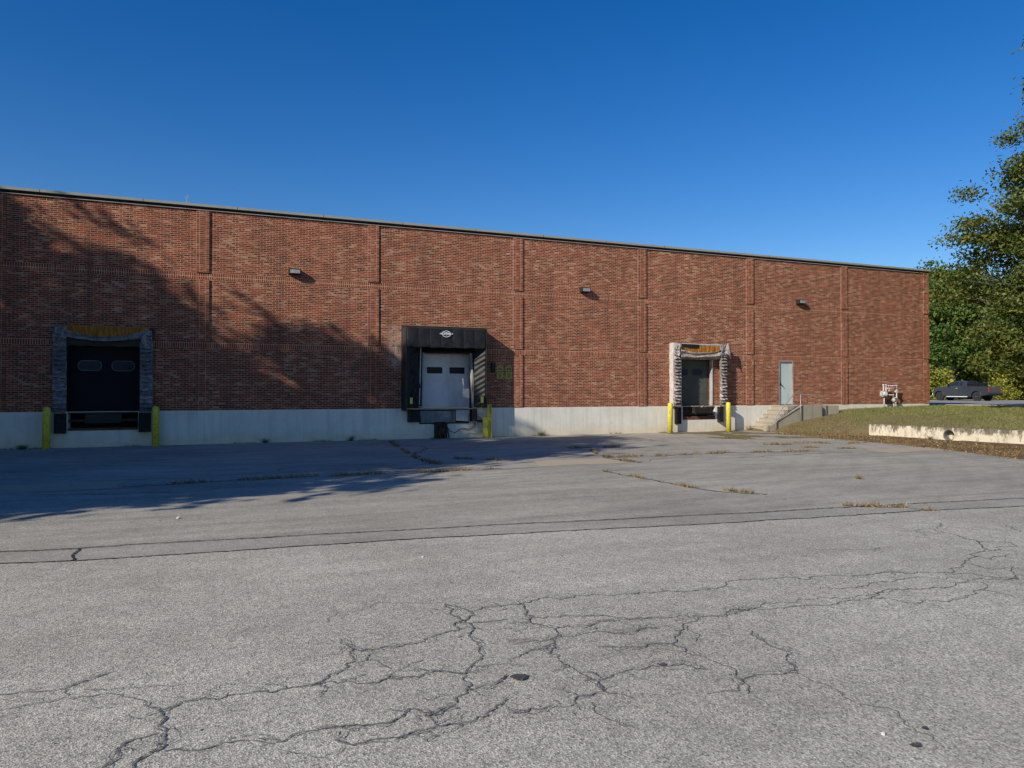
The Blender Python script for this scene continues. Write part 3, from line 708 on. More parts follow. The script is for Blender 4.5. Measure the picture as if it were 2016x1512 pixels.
MB().box(10.02, 10.30, YW-.2, YW-.03, .62, .86).build('box', M['box'], J, bevel=.015)
MB().tube([(10.16, YW-.2, .74), (10.16, YW-.235, .74)], .085, 14).build('cover', M['box'], J)
MB().tube([(10.16, YW-.1, .86), (10.2, YW-.1, 1.0), (10.42, YW-.12, .82), (10.52, YW-.1, .7)], .022).build('conduit', M['steel'], J)
pts = [(9.02, YW-.18, .46), (9.14, YW-.2, .28), (9.34, YW-.22, .22), (9.5, YW-.22, .33), (9.65, YW-.2, .40), (9.9, YW-.2, .34), (10.05, YW-.2, .40), (10.18, YW-.2, .5), (10.2, YW-.15, .66)]
mb = MB(); mb.tube(pts, .014, 6); mb.tube([(x+.03, y+.03, z-.05) for x, y, z in pts[4:]], .010, 6)
tag(mb.build('cable', M['rubber']), 'black power cable sagging from the restraint to the grey box', 'cable')
K = empty('guard_post', (10.68, YW-.35, 0), 'bent yellow steel guard with tall back plate beside the middle dock', 'guard post')
mb = MB().box(10.66, 10.80, YW-.38, YW-.36, 0, 1.36); mb.box(10.80, 10.82, YW-.46, YW-.1, 0, 1.36)
mb.build('back_plate', M['yellow'], K, bevel=.004)
MB().prism([(10.44, 0), (10.64, 0), (10.66, .72), (10.60, .80), (10.44, .86)], 'y', YW-.50, YW-.46).build('front_plate', M['yellow'], K, bevel=.006)
MB().box(10.30, 10.44, YW-.40, YW-.1, .62, .72).build('bracket', M['rustdark'], K)

# bollards
bo = None
for x, y, zt, lean, lab in ((-4.71, 27.95, 1.36, (.012, 0), 'yellow bollard left of the navy door dock, leftmost in the photo'), (-1.49, 27.95, 1.37, (-.01, 0), 'yellow bollard right of the navy door dock'),
                (19.43, 27.92, 1.36, (.02, 0), 'yellow bollard left of the torn pale seal dock'), (22.69, 27.9, 1.40, (-.012, 0), 'yellow bollard right of the torn pale seal dock, nearest the stairs')):
    if bo is None:
        mb = MB(); prof = [(0, .115), (1.28, .115), (1.33, .105), (1.36, .075), (1.375, .03)]
        mb.tube([(x, y, z) for z, r in prof], [r for z, r in prof], 20)
        bo = empty('bollard', (x, y, 0), lab, 'bollard', 'yellow bollards guarding the docks')
        mb.build('post', M['yellow'], bo, smooth=True)
        c = bo
    else:
        c = copy_tree(bo); c.location = (x, y, 0); c['label'] = lab
    c.rotation_euler = (lean[1], lean[0], 0)

# ------------------------------------------------------------------ dock shelters
def wr(x, z, s=1., a=1.): return a*(noise.noise(Vector((x*s, z*s, 3.1)))+.5*noise.noise(Vector((x*s*2.3, z*s*2.3, 9))))
S = empty('dock_shelter', (8.9, YW, 1.2), 'black vinyl dock shelter with white logo around the white door', 'dock shelter')
p = .7; x0, x1 = 7.18, 10.51; F = YW-p
MB().box(x0, x0+.035, F, YW-.006, 1.12, 4.40).build('side_panel', M['sidevinyl'], S)
MB().box(x1-.035, x1, F, YW-.006, 1.25, 4.40).build('side_panel', M['sidevinyl'], S)
MB().prism([(F, 4.37), (YW-.006, 4.45), (YW-.006, 4.49), (F, 4.41)], 'x', x0-.01, x1+.01).build('top_panel', M['vinyl'], S)
mb = MB().box(x0-.005, x0+.05, F-.02, F, 1.15, 4.39); mb.box(x1-.05, x1+.005, F-.02, F, 1.3, 4.39); mb.box(x0, x1, F-.022, F, 4.33, 4.385)
mb.build('frame', M['sidevinyl'], S, bevel=.005)
def header(u, v):
    x = x0+.05+(x1-x0-.1)*u; z = 3.585+.75*v
    pl = 7; ph = (u*pl) % 1
    d = .02*math.sin(ph*math.pi)**.5+wr(x, z, 2.2, .03)*(1.2-v)+.02*(1-v)
    z += .012*math.sin(u*33)*(1-v)
    return (x, F-.012-d, z)
hd = MB().grid(header, 140, 26).build('header_curtain', M['vinyl'], S, smooth=True, thick=.006)
for i in range(1, 7):
    x = x0+.05+(x1-x0-.1)*i/7; MB().tube([(x, F-.03, 3.60), (x, F-.022, 4.3)], .007, 5).build('batten', M['sidevinyl'], hd)
# white logo on the header
MB().box(7.75, 10.3, YW-.03, YW-.008, 3.425, 3.9).build('added_dark_lintel', M['dark'], S)  # added dark panel hiding the sunlit brick above the door opening
MB().box(10.19, 10.215, YW-.02, YW+.5, 1.21, 3.41).build('added_dark_jamb', M['vinyl'], S)  # added dark panel hiding the sunlit brick of the right jamb
lg = MB(); cx, cz, LY = 8.79+.0, 4.135, F-.075
def poly_line(mb, pts, w_, y):
    n = len(pts)
    for i in range(n):
        a, b = Vector(pts[i]), Vector(pts[(i+1) % n]); d = (b-a).normalized(); nn = Vector((-d.y, d.x))*w_/2
        e_ = d*w_*.3
        q = [a-e_+nn, b+e_+nn, b+e_-nn, a-e_-nn]; mb.add([(v.x, y, v.y) for v in q], [(0, 1, 2, 3)])
poly_line(lg, [(cx, cz+.125), (cx+.15, cz+.075), (cx+.15, cz-.075), (cx, cz-.125), (cx-.15, cz-.075), (cx-.15, cz+.075)], .022, LY)
lg.build('logo_outline', M['white'], hd)
cu = bpy.data.curves.new('t', 'FONT'); cu.body = 'FROMMELT'; cu.size = .12; cu.align_x = 'CENTER'; cu.align_y = 'CENTER'; cu.offset = .004
to = bpy.data.objects.new('t', cu); col.objects.link(to); bpy.context.view_layer.update()
tm = bpy.data.meshes.new_from_object(to.evaluated_get(bpy.context.evaluated_depsgraph_get())); bpy.data.objects.remove(to)
xw = max(v.co.x for v in tm.vertices)
tmv = [(cx+v.co.x/xw*.275, LY-.003, cz+v.co.y*(1.5-1.0*abs(v.co.x/xw))) for v in tm.vertices]
MB().add(tmv, [tuple(p_.vertices) for p_ in tm.polygons]).build('logo_lettering', M['white'], hd)
# side curtains: wrinkled vinyl running from the frame back to the door opening
def curtL(u, v):
    z = 1.22+2.42*v; x = x0+.05+(.72)*u; y = F+.01+(.45)*u**1.3
    if v < .1: z -= .0
    d = wr(x*2, z-u*1.6, 2.3, .05)+.025*math.sin((z*1.0-u*.9)*16)*math.sin(u*3.1)
    return (x, y-d, z+(.10*u*(1-v)))
sc_ = MB().grid(curtL, 30, 90).build('side_curtain', M['vinyl'], S, smooth=True, thick=.006)
MB().box(x0+.16, x0+.26, F-.06, F-.045, 1.40, 1.64).build('reflector', M['reflector'], sc_, bevel=.004)
def curtR(u, v):
    z = 1.25+2.38*v; x = x1-.05-(.38)*u-.02*(1-v); y = F+.01+(.28)*u
    d = .012*math.sin((z*1.0+u*.28)*30+2.5*wr(0, z, 1.2))+wr(x, z, 3, .025)
    return (x, y-d, z)
sc_ = MB().grid(curtR, 20, 120).build('side_curtain', M['vinyl'], S, smooth=True, thick=.006)
MB().box(x1-.27, x1-.16, F-.06, F-.045, 1.42, 1.66).build('reflector', M['reflector'], sc_, bevel=.004)
mb = MB(); mb.prism([(7.80, 1.24), (7.84, 1.24), (7.90, 3.6), (7.86, 3.6)], 'y', YW-.35, YW-.31)
mb.build('edge_piping', M['doorframe'], S)

def dock_seal(xa, xb, pw, zt, zh, p, fab, label, torn):
    S = empty('dock_seal', ((xa+xb)/2, YW, 1.2), label, 'dock seal')
    F = YW-p
    for side in (0, 1):
        a = xa if side == 0 else xb-pw; b = a+pw
        mb = MB().prism([(a+.02, F+.03), (b-.02, F+.03), (b-.02, YW-.006), (a+.02, YW-.006)] if side == 0 else [(a+.02, F+.03), (b-.02, F+.03), (b-.02, YW-.006), ((a+b)/2+.05, YW-.006), (a+.04, F+.10)], 'z', 1.2, zt-.02); pad = mb.build('side_pad', M['foam'] if False else fab, S)
        # overlapping pleats hanging down the pad face
        mb = MB(); step = .145; n = int((zt-.1-1.2)/step)
        for i in range(n):
            z1_ = zt-.06-i*step; ph = rn.uniform(0, 6); tw = rn.uniform(-.02, .02)
            wdt = rn.uniform(-.012, .015)
            def pl(u, v, z1_=z1_, ph=ph, tw=tw, wdt=wdt):
                x = a-.01-wdt+(b-a+.02+2*wdt)*u; z = z1_-(step+.055)*v+.018*math.sin(u*5+ph)*v+tw*(u-.5)
                y = F+.05-.13*v**1.4-.02*math.sin(u*math.pi)*v+wr(x*2, z, 4, .012)-.014*math.sin(u*11+ph)*v
                return (x, y, z)
            mb.grid(pl, 12, 6)
        # fold down the middle
        fo = mb.build('pleats', fab, pad, smooth=True, thick=.008)
        # skin on the outer side
        xo = a if side == 0 else b
        def sk(u, v): 
            z = 1.2+(zt-1.2)*v; return (xo+(-.008 if side == 0 else .008)+wr(z, u, 3, .012), F+.02+(p-.03)*u, z)
        MB().grid(sk, 4, 40).build('side_skin', M['sealfab2'] if torn else fab, pad, smooth=True)
    return S, F
t = NT('pale_side_skin'); M['sealfab2'] = t.fin(t.ramp(t.noise(t.pos(), 4, 5, .6), [(.3, (.42, .40, .37)), (.7, (.62, .6, .56))]), .7)
# left seal
S1, F1 = dock_seal(-4.54, -1.62, .36, 4.06, 3.5, .35, M['sealdark'], 'grimy grey dock seal with orange foam showing around the navy door', False)
def foamf(x0, x1, z0, z1, yf, zsag=0):
    def f(u, v):
        x = x0+(x1-x0)*u; zl = z0-zsag*math.sin(math.pi*u); z = zl+(z1-zl)*v
        return (x, yf-.02-.03*noise.noise(Vector((x*5, z*1.5, 1)))-.02*noise.noise(Vector((x*19, z*6, 1))), z)
    return f
MB().grid(foamf(-4.42, -1.74, 3.90, 4.06, F1+.05, .24), 80, 10).build('head_foam', M['foam'], S1, smooth=True, thick=.02)
MB().box(-4.18, -1.98, F1+.12, YW-.006, 3.43, 4.06).build('head_pad', M['vinyl'], S1)
def swag(xa, xb, zc, sag, wd, yf, wig=.02, seed=0):
    def f(u, v):
        x = xa+(xb-xa)*u; s_ = 1-(2*u-1)**2
        ww = wd*(1.0-.45*s_)
        z = zc-sag*s_**.8-ww*v+.012*math.sin(u*9+seed)
        y = yf-.06*s_-.035*math.sin(v*math.pi*2.2+u*4)-wr(x*1.5, z*3, 3, .02)
        return (x, y, z)
    return f
MB().grid(swag(-4.52, -1.64, 4.06, .34, .27, F1-.01), 70, 12).build('torn_flap', M['sealdark'], S1, smooth=True, thick=.008)
def cornerflap(cx, cz, w_, h_, yf, sd):
    def f(u, v):
        x = cx+w_*(u-.5)*(1-.35*v)+.03*math.sin(v*7+sd); z = cz-h_*v-.05*math.sin(u*6+sd)
        return (x, yf-.05*math.sin(u*8+v*4+sd)-.04*v, z)
    return f
MB().grid(cornerflap(-4.36, 4.03, .34, .75, F1-.02, 1), 12, 14).build('torn_flap', M['sealdark'], S1, smooth=True, thick=.008)
MB().grid(cornerflap(-1.83, 3.78, .30, .42, F1-.05, 3), 12, 14).build('torn_flap', M['sealfab'], S1, smooth=True, thick=.008)
MB().box(-1.70, -1.60, F1-.01, YW-.01, 3.66, 4.05).build('corner_post', M['black'], S1, bevel=.01)
# right seal
S2, F2 = dock_seal(19.75, 22.70, .35, 4.06, 3.4, .35, M['sealfab'], 'torn pale dock seal with orange foam above the grey green door', True)
MB().box(19.79, 22.66, F2+.14, YW-.006, 3.36, 4.05).build('head_pad', M['sealfab'], S2)
MB().box(19.73, 19.98, F2-.02, YW-.01, 3.52, 4.10).build('corner_cap', M['sealfab2'], S2, bevel=.03)
MB().grid(foamf(20.12, 22.42, 3.72, 4.00, F2+.06, .10), 80, 10).build('head_foam', M['foam'], S2, smooth=True, thick=.02)
MB().prism([(20.0, 4.06), (21.15, 4.04), (21.10, 3.90), (20.7, 3.88), (20.1, 3.97)], 'y', F2-.01, F2+.0).build('torn_flap', M['vinyl'], S2)
MB().box(19.98, 22.5, F2+.02, F2+.05, 4.035, 4.085).build('head_batten', M['sealfab2'], S2, bevel=.005)
def band(u, v):
    x = 20.08+2.36*u; s_ = 1-(2*u-1)**2
    z = 3.82-.16*s_-(.42-.15*s_)*v + .015*math.sin(u*14)
    y = F2-.02-.055*math.sin(v*9+u*3)-.05*math.sin(math.pi*v)-wr(x*.9, z*5, 2.4, .035)
    return (x, y, z)
MB().grid(band, 80, 16).build('torn_flap', M['sealfab'], S2, smooth=True, thick=.008)
MB().grid(cornerflap(20.0, 4.0, .30, .5, F2-.06, 2), 12, 14).build('torn_flap', M['sealfab'], S2, smooth=True, thick=.008)
def spike(u, v):
    x = 22.30+.42*u+.22*v*u; z = 4.06-.55*v+.10*(u-.5)*(1-v)*3-.12*math.sin(u*9)
    return (x, F2-.06-.06*math.sin(u*7+v*3)-.05*v, z)
MB().grid(spike, 16, 12).build('torn_flap', M['sealfab'], S2, smooth=True, thick=.008)
MB().prism([(22.3, 3.95), (22.62, 4.12), (22.58, 4.00), (22.36, 3.8)], 'y', F2-.08, F2-.07).build('torn_flap', M['sealfab'], S2)
# ------------------------------------------------------------------ things on the wall
WL = None
for x, z, lab in ((2.90, 6.43, 'bronze wall light left of the white door, largest of the three'), (15.09, 6.40, 'bronze wall light between the white door and the torn pale seal'), (27.26, 6.45, 'bronze wall light above the pale blue door, rightmost of the three')):
    if WL is None:
        WL = empty('wall_light', (x, YW, z), lab, 'wall light', 'box lights mounted high on the brick wall'); c = WL
        MB().prism([(YW-.006, z), (YW-.20, z), (YW-.27, z-.035), (YW-.25, z-.19), (YW-.10, z-.225), (YW-.006, z-.225)], 'x', x, x+.42).build('housing', M['bronze'], WL, bevel=.008)
        MB().add([(x+.035, YW-.276, z-.05), (x+.385, YW-.276, z-.05), (x+.385, YW-.259, z-.18), (x+.035, YW-.259, z-.18)], [(0, 1, 2, 3)]).build('lens', M['lens'], WL)
    else:
        c = copy_tree(WL); c.location = (x, YW, z); c['label'] = lab
sg = None
for x, lab in ((11.24, 'faded yellow warning sign on brick, nearer the black shelter'), (11.63, 'faded yellow warning sign on brick, farther from the black shelter')):
    if sg is None:
        sg = empty('warning_sign', (x, YW, 2.4), lab, 'warning sign', 'yellow signs in the shade of the shelter'); c = sg
        MB().box(x, x+.25, YW-.012, YW-.005, 2.40, 2.92).build('panel', M['olive'], sg)
        mb = MB(); Y = YW-.0135
        def q(a, b, c_, d_): mb.add([(x+a, Y, 2.4+c_), (x+b, Y, 2.4+c_), (x+b, Y, 2.4+d_), (x+a, Y, 2.4+d_)], [(0, 1, 2, 3)])
        q(.03, .22, .43, .46); q(.04, .09, .36, .41); q(.11, .15, .37, .41); q(.17, .22, .36, .41); q(.02, .11, .29, .325); q(.14, .23, .29, .325)
        q(.035, .11, .225, .26); q(.13, .21, .225, .26); q(.04, .2, .17, .19); q(.04, .2, .13, .15); q(.06, .17, .08, .11); q(.05, .2, .03, .05)
        mb.build('lettering', M['signblack'], sg)
        MB().add([(x+.09, YW-.009, 2.925), (x+.16, YW-.009, 2.925), (x+.125, YW-.009, 2.985)], [(0, 1, 2)]).build('top_triangle', M['olive'], sg)
    else: c = copy_tree(sg); c.location = (x, YW, 2.4); c['label'] = lab
o = empty('control_box', (11.04, YW, 2.67), 'small black control box on the brick beside the yellow signs', 'control box')
MB().box(10.95, 11.13, YW-.10, YW-.006, 2.67, 3.03).build('case', M['black'], o, bevel=.01)
MB().box(10.97, 11.11, YW-.108, YW-.101, 2.70, 2.99).build('cover', M['vinyl'], o)
for x, z1, lab in ((-.57, 8.80, 'thin twig like rod on the roof edge above the left pilaster'), (24.37, 8.85, 'thin straight rod on the roof edge above the right bays')):
    mb = MB(); mb.tube([(x, YW+.1, 8.52), (x+.01, YW+.1, (8.52+z1)/2), (x-.02, YW+.1, z1)], .009, 5)
    if x < 0: mb.tube([(x+.01, YW+.1, 8.64), (x-.07, YW+.1, 8.76)], .006, 5); mb.tube([(x, YW+.1, 8.70), (x+.05, YW+.1, 8.86)], .006, 5)
    tag(mb.build('roof_rod', M['steel']), lab, 'rod')

# gas meter
G = empty('gas_meter', (33.1, YW-.35, 1.05), 'white painted gas meter with looped pipes against the brick', 'gas meter')
Y = YW-.35
def loop(pts, r=.035, y=Y): 
    mb = MB(); mb.tube([(x, y, z) for x, z in pts], r, 8)
    for x, z in pts[1:-1]: mb.tube([(x-.05, y, z), (x+.05, y, z)], r*1.35, 8)
    return mb
loop([(32.86, 1.75), (32.86, 2.2), (33.04, 2.2), (33.04, 1.7)], .038).build('pipe', M['gas'], G, smooth=True)
loop([(33.21, 2.03), (33.21, 2.17), (33.81, 2.17), (33.81, 1.55), (33.66, 1.54)], .036).build('pipe', M['gas'], G, smooth=True)
loop([(33.08, 2.03), (33.81, 2.04)], .032).build('pipe', M['gas'], G, smooth=True)
loop([(33.0, 1.70), (33.56, 1.69), (33.58, 1.48)], .034).build('pipe', M['gas'], G, smooth=True)
loop([(32.9, 1.62), (32.9, 1.05)], .034).build('pipe', M['gas'], G, smooth=True)
loop([(33.6, 1.35), (33.6, 1.05)], .036).build('pipe', M['gas'], G, smooth=True)
MB().box(32.68, 33.02, Y-.14, Y+.12, 1.60, 1.90).build('meter_body', M['box'], G, bevel=.05)
MB().tube([(32.80, Y-.15, 1.76), (32.80, Y-.21, 1.76)], .11, 16).build('dial', M['white'], G)
mb = MB(); mb.tube([(33.4, Y-.12, 1.42), (33.5, Y-.12, 1.42)], .10, 14); mb.tube([(33.5, Y-.1, 1.42), (33.62, Y-.1, 1.40)], .05, 12); mb.tube([(33.55, Y-.1, 1.42), (33.58, Y-.14, 1.22)], .06, 12)
mb.build('regulator', M['box'], G, smooth=True)
mb = MB(); mb.tube([(33.81, Y-.05, 1.88), (33.81, Y+.08, 1.88)], .07, 12); mb.tube([(33.74, Y, 1.88), (33.88, Y, 1.88)], .05, 10); mb.build('valve', M['gas'], G)
MB().tube([(33.25, Y, 1.9), (33.25, Y-.05, 1.95)], .05, 10).build('valve', M['gas'], G)

# ------------------------------------------------------------------ stairs
ST = empty('concrete_stairs', (26, YW-.7, 0), 'weathered concrete stairs and landing with steel handrail at the blue door', 'stairs')
yf, yb = YW-1.35, YW-.03
mb = MB(); n = 6
for i in range(n):
    zz = .03+1.15*(i+1)/n; xx = 24.43+(25.9-24.43)*i/n
    prof = [(xx, -.1), (25.95, -.1), (25.95, zz), (xx-.02, zz), (xx-.02, zz-.04), (xx, zz-.045)]
    mb.prism(prof, 'y', yf+.2, yb)
mb.build('steps', M['stairc'], ST, bevel=.006)
MB().box(25.951, 28.9, yf+.2, yb, -.1, 1.18).build('landing', M['stairc'], ST, bevel=.008)
MB().prism([(24.34, -.1), (27.62, -.1), (27.62, 1.235), (26.47, 1.235), (25.9, 1.0), (24.52, .30), (24.34, .22)], 'y', yf, yf+.2).build('cheek_wall', M['cheek'], ST, bevel=.015)
mb = MB(); yr = YW-1.45
mb.tube([(24.64, yr, .0), (24.64, yr, .62), (24.66, yr, .70), (25.70, yr, 1.72), (25.80, yr, 1.76), (27.47, yr, 1.69), (27.49, yr, .72)], .024, 10)
mb.tube([(24.66, yr, .56), (24.95, yr, .72), (26.13, yr, 1.28)], .018, 10)
mb.tube([(26.15, yr, 1.74), (26.15, yr, .5)], .024, 10)
mb.build('handrail', M['steel'], ST, smooth=True)
o = MB().prism([(24.16, 0), (24.36, 0), (24.40, .26), (24.30, .34), (24.20, .24)], 'y', yf-.02, yf+.22).build('broken_block', M['cheek'], None, bevel=.03); tag(o, 'broken concrete lump at the foot of the stairs', 'concrete block')

# ------------------------------------------------------------------ retaining wall with culvert pipe
dv = Vector((WB[0]-WA[0], WB[1]-WA[1])); Lw = dv.length; dv.normalize(); nv = Vector((-dv.y, dv.x))   # nv points to +x
if nv.x < 0: nv = -nv
W_ = empty('retaining_wall', (WA[0], WA[1], 0), 'low stained concrete retaining wall along the grass bank', 'retaining wall')
def wp(u, t_, z): return (WA[0]+dv.x*u+nv.x*t_, WA[1]+dv.y*u+nv.y*t_, z)
cu_, cz_, cr = None, .20, .21
# where the pipe leaves the wall
cu_ = 3.35
mb = MB(); H = .5; th = .32; zb = -.3
sq = .30; nn = 24
def wjit(u, z): return .012*noise.noise(Vector((u*2, z*4, 0)))
def quad(u0, u1, z0, z1):
    k = max(1, int((u1-u0)/.3))
    for i in range(k):
        a = u0+(u1-u0)*i/k; b = u0+(u1-u0)*(i+1)/k
        mb.add([wp(a, wjit(a, z0), z0), wp(b, wjit(b, z0), z0), wp(b, wjit(b, z1), z1), wp(a, wjit(a, z1), z1)], [(0, 1, 2, 3)])
quad(0, cu_-sq, zb, H); quad(cu_+sq, Lw, zb, H); quad(cu_-sq, cu_+sq, zb, cz_-sq)
circ = [(cu_+cr*math.cos(R(a*15+45)), cz_+cr*math.sin(R(a*15+45))) for a in range(24)]
sqp = []
for a in range(24):
    an = R(a*15+45); c_, s_ = math.cos(an), math.sin(an); k = sq/max(abs(c_), abs(s_)); sqp.append((cu_+c_*k, cz_+s_*k))
for a in range(24):
    b = (a+1) % 24
    mb.add([wp(circ[a][0], 0, circ[a][1]), wp(circ[b][0], 0, circ[b][1]), wp(sqp[b][0], 0, sqp[b][1]), wp(sqp[a][0], 0, sqp[a][1])], [(0, 1, 2, 3)])
k = 40
for i in range(k):
    a, b = Lw*i/k, Lw*(i+1)/k
    mb.add([wp(a, wjit(a, H), H), wp(b, wjit(b, H), H), wp(b, th, H+.01), wp(a, th, H+.01)], [(0, 1, 2, 3)])
mb.add([wp(0, 0, zb), wp(0, th, zb), wp(0, th, H+.01), wp(0, 0, H)], [(0, 1, 2, 3)])
mb.add([wp(0, th, zb), wp(Lw, th, zb), wp(Lw, th, H+.01), wp(0, th, H+.01)], [(0, 1, 2, 3)])
mb.build('wall_face', M['oldconc'], W_)
C = empty('culvert_pipe', (WA[0]+dv.x*cu_, WA[1]+dv.y*cu_, cz_), 'corrugated steel culvert pipe opening in the low concrete wall', 'pipe')
mb = MB(); rows = 44
vs_, fs_ = [], []
for i in range(rows+1):
    t_ = -.02+1.6*i/rows; rr = cr-.018+.018*math.cos(i*math.pi/1.5)
    for a in range(32):
        an = 2*math.pi*a/32; vs_.append(wp(cu_+rr*math.cos(an), t_, cz_+rr*math.sin(an)))
for i in range(rows):
    for a in range(32): fs_.append((i*32+a, i*32+(a+1) % 32, (i+1)*32+(a+1) % 32, (i+1)*32+a))
mb.add(vs_, fs_); mb.add([vs_[rows*32+a] for a in range(32)], [tuple(range(32))])
mb.build('pipe_wall', M['pipecor'], C, smooth=True)

# ------------------------------------------------------------------ pickup
TK = empty('pickup_truck', (0, 0, 0), 'dark grey extended cab pickup truck parked beyond the warehouse corner', 'truck', None)
hw = .97
def arch(cx, r, z0, a0=180, a1=0, n=10): return [(cx+r*math.cos(R(a0+(a1-a0)*i/n)), z0+r*math.sin(R(a0+(a1-a0)*i/n))) for i in range(n+1)]
low = [(-1.25, .62), (-1.25, 1.36), (.92, 1.39), (.95, 1.40), (2.95, 1.40), (4.25, 1.30), (4.50, 1.15), (4.58, .95), (4.58, .58), (4.38, .50)] + [(x, z) for x, z in arch(3.9, .50, .47, 0, 180)] + [(3.4, .45), (.52, .45)] + arch(0, .50, .47, 0, 180) + [(-.52, .50)]
low = [(x, z) for x, z in low]
mb = MB(); mb.prism(low, 'y', -hw, hw); mb.build('body', M['car'], TK, bevel=.02)
mb = MB(); 
secs = [(.98, 1.385, hw-.03), (1.0, 1.38, hw-.03)]
def cab(y0, y1):
    return [(.95, 1.38), (1.05, 1.88), (1.35, 1.93), (2.1, 1.93), (2.4, 1.88), (3.05, 1.40)]
pts = cab(0, 0); n = len(pts); yi = lambda z: (hw-.03)-(z-1.38)*.36
mb.add([(x, yi(z), z) for x, z in pts]+[(x, -yi(z), z) for x, z in pts], [tuple(range(n)), tuple(range(2*n-1, n-1, -1))]+[(i, (i+1) % n, (i+1) % n+n, i+n) for i in range(n)])
cb = mb.build('cab', M['car'], TK, bevel=.015)
def sidewin(name, pts):
    for s_ in (1, -1):
        MB().add([(x, s_*(yi(z)+.006), z) for x, z in pts], [tuple(range(len(pts)))]).build(name, M['carglass'], cb)
sidewin('side_window', [(1.85, 1.45), (1.85, 1.83), (2.33, 1.83), (2.82, 1.45)])
sidewin('side_window', [(1.38, 1.45), (1.40, 1.83), (1.76, 1.83), (1.76, 1.45)])
MB().add([(3.02, .85, 1.44), (3.02, -.85, 1.44), (2.44, -.72, 1.86), (2.44, .72, 1.86)], [(0, 1, 2, 3)]).xf(shift(.02, 0, .015)).build('windscreen', M['carglass'], cb)
MB().add([(.95, .8, 1.45), (.95, -.8, 1.45), (1.02, -.7, 1.82), (1.02, .7, 1.82)], [(0, 1, 2, 3)]).xf(shift(-.01, 0, 0)).build('rear_window', M['carglass'], cb)
for s_ in (1, -1):
    mb = MB().tube([(2.75, s_*(hw+.0), 1.45), (2.78, s_*(hw+.15), 1.50)], .03, 6); mb.box(2.74, 2.84, s_*(hw+.15)-.1, s_*(hw+.15)+.1, 1.42, 1.62); mb.build('mirror', M['black'], TK, bevel=.01)
    MB().box(1.90, 2.08, s_*(hw+.012)-.012, s_*(hw+.012)+.012, 1.2, 1.235).build('door_handle', M['chrome'], TK)
    mb = MB()
    for xx in (1.02, 1.80, 2.92): mb.box(xx, xx+.012, s_*hw-.002*s_ if s_ < 0 else hw-.01, s_*hw+.002 if s_ > 0 else -hw+.01, .55, 1.37)
    mb.build('door_seam', M['black'], TK)
    MB().box(.9, 3.1, min(s_*(hw+.02), s_*(hw-.15)), max(s_*(hw+.02), s_*(hw-.15)), .38, .46).build('running_board', M['chrome'], TK, bevel=.01)
    MB().box(-1.27, -1.20, min(s_*(hw+.004), s_*(hw-.16)), max(s_*(hw+.004), s_*(hw-.16)), .85, 1.30).build('tail_light', M['red'], TK, bevel=.01)
    MB().box(4.30, 4.60, min(s_*(hw-.02), s_*(hw-.35)), max(s_*(hw-.02), s_*(hw-.35)), .92, 1.14).build('headlight', M['lens'], TK, bevel=.02)
    for cx in (0, 3.9):
        mb = MB(); A = arch(cx, .56, .47, 180, 0, 14); Bq = arch(cx, .485, .47, 180, 0, 14); m_ = len(A)
        y0_, y1_ = s_*(hw-.02), s_*(hw+.05)
        mb.add([(x, y1_, z) for x, z in A]+[(x, y1_, z) for x, z in Bq]+[(x, y0_, z) for x, z in A], [(i, i+1, m_+i+1, m_+i) for i in range(m_-1)]+[(i, 2*m_+i, 2*m_+i+1, i+1) for i in range(m_-1)])
        mb.build('fender_flare', M['car'], TK)
MB().box(-1.36, -1.26, -.95, .95, .55, .72).build('rear_bumper', M['black'], TK, bevel=.02)
MB().box(-1.262, -1.25, -.78, .78, .80, 1.33).build('tailgate', M['car'], TK, bevel=.004)
MB().box(4.55, 4.70, -.93, .93, .52, .78).build('front_bumper', M['chrome'], TK, bevel=.03)
MB().box(4.50, 4.62, -.55, .55, .82, 1.15).build('grille', M['black'], TK, bevel=.01)
mb = MB()
for s_ in (1, -1):
    for a, b in (((.80, 1.39), (.80, 1.86)), ((.80, 1.86), (-.05, 1.82)), ((-.05, 1.82), (-.40, 1.39)), ((.5, 1.39), (.5, 1.85)), ((.2, 1.39), (.2, 1.84)), ((.80, 1.62), (-.22, 1.60))):
        mb.tube([(a[0], s_*.88, a[1]), (b[0], s_*.86, b[1])], .03, 6)
for x, z in ((.80, 1.86), (-.05, 1.82), (.4, 1.85)): mb.tube([(x, -.86, z), (x, .86, z)], .03, 6)
mb.box(-.02, .76, -.84, .84, 1.40, 1.72)
mb.build('cargo_rack', M['black'], TK)
for cx in (0, 3.9):
    for s_ in (1, -1):
        y1_ = s_*(hw-.03); y0_ = s_*(hw-.30)
        wv = [(cx, y0_, .44), (cx, y0_+s_*.03, .44), (cx, y1_-s_*.03, .44), (cx, y1_, .44)]
        t_ = MB().tube(wv, [.40, .44, .44, .40], 28).build('wheel', M['tyre'], TK, smooth=False)
        mb = MB().tube([(cx, y1_-s_*.02, .44), (cx, y1_+s_*.008, .44)], [.27, .26], 24)
        rm = mb.build('rim', M['black'], t_)
        mb = MB()
        for k in range(6):
            a = R(60*k); c_, s2 = math.cos(a), math.sin(a)
            mb.add([(cx+c_*.05-s2*.03, y1_+s_*.02, .44+s2*.05+c_*.03), (cx+c_*.05+s2*.03, y1_+s_*.02, .44+s2*.05-c_*.03), (cx+c_*.26+s2*.045, y1_+s_*.015, .44+s2*.26-c_*.045), (cx+c_*.26-s2*.045, y1_+s_*.015, .44+s2*.26+c_*.045)], [(0, 1, 2, 3)])
        mb.tube([(cx, y1_, .44), (cx, y1_+s_*.03, .44)], .07, 12)
        mb.build('spokes', M['rim'], t_)
TK.rotation_euler = (0, 0, math.atan2(.999, -.04)); TK.location = (67.3, 46.6, .95); TK.scale = (.93, .96, 1.0)

